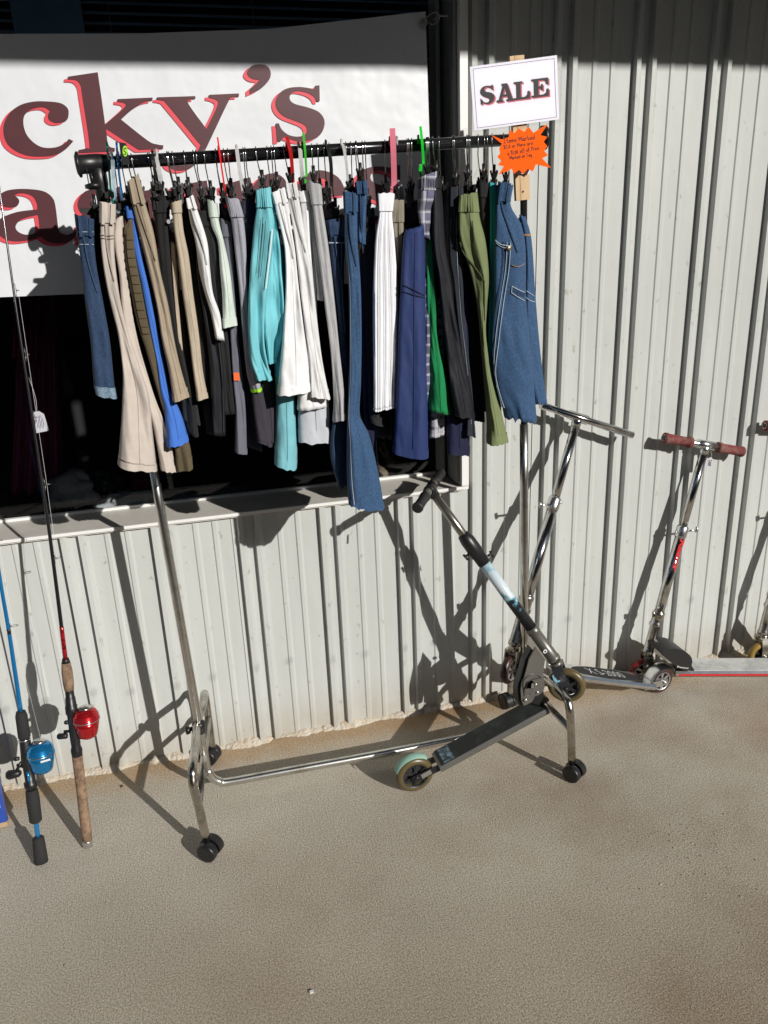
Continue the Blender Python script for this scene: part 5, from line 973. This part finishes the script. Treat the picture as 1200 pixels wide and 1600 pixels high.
# ============================================================ FISHING RODS
cork=mat('cork',(.27,.175,.11),.85,c2=(.07,.04,.025),vs_=60,fac=(.42,.72),bump=.6,bs=160,bd=.002)
rodblk=mat('rod_black',(.012,.012,.013),.2,coat=.5); rodred=mat('rod_red',(.42,.01,.015),.25,.3,coat=.5,c2=(.03,.005,.006),vs_=110,fac=(.45,.6)); rodblue=mat('rod_blue',(.02,.25,.60),.2,.6,coat=.6)
def reel(root,c,ax,m,s=1,hside=-1):
    ax=V(ax).normalized(); L=.080*s; p=c-ax*L/2
    mb=MB(); mb.lathe(p,ax,[(0,.016*s),(.003*s,.0225*s),(.010*s,.0255*s),(.030*s,.0300*s),(.048*s,.0328*s)],32); bd=obj('reel_body',mb,m,root)
    mb=MB(); mb.lathe(p+ax*.0485*s,ax,[(0,.0340*s),(.004*s,.0342*s),(.0055*s,.0328*s),(.015*s,.0320*s),(.0165*s,.0302*s),(.023*s,.0275*s),(.027*s,.0235*s),(.030*s,.018*s)],32); obj('reel_cover',mb,m,bd)
    mb=MB(); mb.lathe(p+ax*.0465*s,ax,[(0,.0344*s),(.0022*s,.0344*s)],32); mb.lathe(p+ax*.0795*s,ax,[(0,.018*s),(.003*s,.016*s),(.008*s,.006*s)],20); mb.lathe(p-ax*.004*s,ax,[(0,.010*s),(.004*s,.0175*s)],20); obj('reel_ring',mb,alu,bd)
    return bd
def rod(label,pts,upto,hcol,handle,reelm,wraps,guides,extra):
    root=thing('fishing_rod',label,'fishing rod',V((pts[0].x,pts[0].y,0))); P=smooth(pts,8); L=[0]
    for a,b in zip(P,P[1:]): L.append(L[-1]+(b-a).length)
    def at(s):
        for i in range(len(L)-1):
            if L[i+1]>=s: return P[i].lerp(P[i+1],(s-L[i])/(L[i+1]-L[i]))
        return P[-1]
    def tan(s): return (at(min(L[-1],s+.02))-at(max(0,s-.02))).normalized()
    def seg(a,b,r0,r1,m,nm,par=root,n=10):
        mb=MB(); mb.tube([at(a+(b-a)*i/n) for i in range(n+1)],[r0+(r1-r0)*i/n for i in range(n+1)],14); return obj(nm,mb,m,par)
    def prof_(a,pf,m,nm): mb=MB(); mb.lathe(at(a),tan(a+pf[-1][0]/2),pf,22); return obj(nm,mb,m,root)
    return root,at,tan,seg,prof_,L[-1]
rp=[V((-.404,1.825,.004)),A(107,1068,1.893),A(78,838,1.945),A(58,700,1.99),A(23,466,2.055),A(0,301,2.10),A(-22,150,2.145)]
rp[0]=rp[0]+V((0,0,0))
r1,at,tan,seg,prf,LL=rod('black and red fishing rod with cork grip and red reel','x' and rp,0,0,0,0,0,0,0)
prf(0,[(0,.010),(.002,.0125),(.018,.0128),(.020,.0122)],alu,'butt_cap')
prf(.020,[(0,.0128),(.03,.0135),(.08,.0132),(.14,.0125),(.20,.0132),(.245,.0135)],cork,'rear_grip')
prf(.262,[(0,.0132),(.02,.0145),(.03,.0115),(.05,.0125),(.075,.013),(.085,.0125),(.12,.0128),(.122,.0155),(.142,.0155),(.144,.0135),(.165,.0125),(.168,.011),(.19,.0105)],bplastic,'reel_seat')
prf(.385,[(0,.0155),(.019,.0155)],alu,'seat_ring')
prf(.448,[(0,.0115),(.02,.0135),(.05,.0135),(.075,.011)],cork,'fore_grip')
prf(.523,[(0,.011),(.012,.008)],bplastic,'winding_check')
seg(.53,LL,.0052,.0016,rodblk,'blank',n=40); seg(.535,.62,.0058,.0054,rodred,'wrap')
c_=at(.355); tx=tan(.355); off=V((1,-.12,0)); off=(off-tx*off.dot(tx)).normalized()
mb=MB(); mb.tube([c_-tx*.02+off*.010,c_-tx*.015+off*.024],.006,8); mb.tube([c_+tx*.02+off*.010,c_+tx*.015+off*.024],.006,8); obj('reel_foot',mb,alu,r1)
rb=reel(r1,c_+off*.033,tx,mat('red_anodised',(.55,.015,.02),.18,.7,coat=.6))
mb=MB(); q=c_-off*.014-tx*.020; mb.tube([q+off*.02,q-off*.012],.004,8); mb.lathe(q-off*.004-tx*.012,-off,[(0,.006),(.004,.008),(.022,.008),(.026,.005)],12); mb.lathe(q+off*.004+tx*.025,-off,[(0,.005),(.008,.006),(.012,.004)],10); obj('crank_handle',mb,bplastic,r1)
def guide(at,tan,s,r,root,m=wire,right=1):
    t=tan(s); o=V((right,-.1,0)); o=(o-t*o.dot(t)).normalized(); c_=at(s)+o*(r+.006); mb=MB(); w_=t.cross(o); mb.tube([c_+(o*math.cos(a)+w_*math.sin(a))*r for a in [k*PI/6 for k in range(13)]],.0009,6); mb.tube([at(s-.016)+o*.004,c_-o*r],.0009,6); mb.tube([at(s+.016)+o*.004,c_-o*r],.0009,6); obj('line_guide',mb,m,root)
for s,r_ in ((.80,.008),(.985,.006),(1.15,.005),(1.30,.004),(1.45,.003)): 
    if s<LL: guide(at,tan,s,r_,r1); seg(s-.022,s-.008,.0058-.0022*s,.0058-.0022*s,rodred,'wrap',n=3); seg(s-.028,s-.023,.0060-.0022*s,.0060-.0022*s,alu,'trim_ring',n=2)
mb=MB(); off3=lambda s:(V((1,-.1,0))*.012)
mb.tube([c_+off*.038+tx*.045]+[at(s)+V((.010,-.002,0)) for s in (.80,.985,1.15,1.3,1.45) if s<LL],.00035,5); obj('fishing_line',mb,white,r1)
bp=[V((-.518,1.800,.004)),A(40,1165,1.865),A(16,1000,1.925),A(0,905,1.955),A(-22,760,2.0),A(-60,500,2.07),A(-95,250,2.13)]
r2,at,tan,seg,prf,LL=rod('bright blue fishing rod with black foam grips and blue reel',bp,0,0,0,0,0,0,0)
prf(0,[(0,.012),(.003,.0175),(.03,.0165),(.07,.0145),(.074,.010)],bmatte,'butt_grip'); seg(.07,.13,.0062,.0062,rodblue,'blank',n=4)
prf(.115,[(0,.0120),(.004,.0155),(.06,.0165),(.088,.0150),(.090,.011)],bmatte,'rear_grip')
prf(.203,[(0,.011),(.01,.016),(.022,.017),(.026,.0125),(.06,.0135),(.085,.0155),(.10,.0145),(.135,.0135),(.14,.0125)],bplastic,'reel_seat')
prf(.345,[(0,.013),(.003,.0150),(.06,.0145),(.072,.011)],bmatte,'fore_grip')
prf(.340,[(0,.0152),(.003,.0152)],alu,'seat_ring'); seg(.41,LL,.0056,.0018,rodblue,'blank',n=40)
mb=MB(); q=at(.235); mb.tube([q+V((0,-.014,0)),q+tan(.235)*.028+V((0,-.0145,0))],.0035,8); obj('blank_window',mb,rodblue,r2)
c_=at(.29); tx=tan(.29); off=V((1,-.12,0)); off=(off-tx*off.dot(tx)).normalized()
mb=MB(); mb.tube([c_+off*.010,c_+off*.024],.007,8); obj('reel_foot',mb,bplastic,r2)
reel(r2,c_+off*.034,tx,mat('blue_anodised',(.015,.24,.55),.2,.7,coat=.6),1.02)
q=c_+off*.039+tx*.004; mb=MB(); mb.box((-.006,-.0004,-.0026),(.018,.0004,.0026),Matrix.Translation(q+V((.006,-.0355,.004)))@Matrix.Rotation(-.15,4,'Y')); obj('white_marking',mb,white,r2)
mb=MB(); q=c_-off*.016-tx*.028; mb.tube([q+off*.02,q-off*.012+tx*.014],.004,8); mb.tube([q+tx*.02,q-off*.016-tx*.004],.004,8); mb.lathe(q-off*.004-tx*.008,(-off-tx*.1),[(0,.005),(.006,.010),(.030,.0125),(.036,.009),(.037,.004)],14); mb.lathe(q-off*.004+tx*.03,-off,[(0,.005),(.010,.006),(.014,.003)],10); obj('crank_handle',mb,bplastic,r2)
for s,r_ in ((.64,.009),(.86,.007),(1.05,.005)):
    guide(at,tan,s,r_,r2); seg(s-.02,s-.006,.0060-.0015*s,.0060-.0015*s,rodblk,'wrap',n=3)
mb=MB(); mb.tube([c_+off*.039+tx*.045]+[at(s)+V((.011,-.002,0)) for s in (.64,.86,1.05)],.00035,5); obj('fishing_line',mb,white,r2)
# blue package leaning at the left edge
cq=Gd(12,1292); bx=thing('blue_package','glossy dark blue package leaning on the wall at the left edge','package',V((cq.x-.06,cq.y,0))); M=Matrix.Translation(V((cq.x,cq.y,.0)))@Matrix.Rotation(R(-14),4,'X')@Matrix.Rotation(R(-3),4,'Y')
mb=MB(); mb.box((-.13,-.0,.004),(0,.022,.46),M); obj('carton',mb,mat('blue_carton',(.02,.055,.30),.3,c2=(.03,.09,.42),vs_=5),bx)
mb=MB(); mb.box((-.13,-.0015,.003),(.0015,.0235,.016),M); obj('torn_edge',mb,mat('bare_cardboard',(.40,.28,.17),.9),bx); mb=MB(); mb.box((-.12,-.001,.06),(-.008,.0,.10),M); obj('white_band',mb,white,bx)
for k,h in ((.012,.30),(-.004,.46)):
    pass
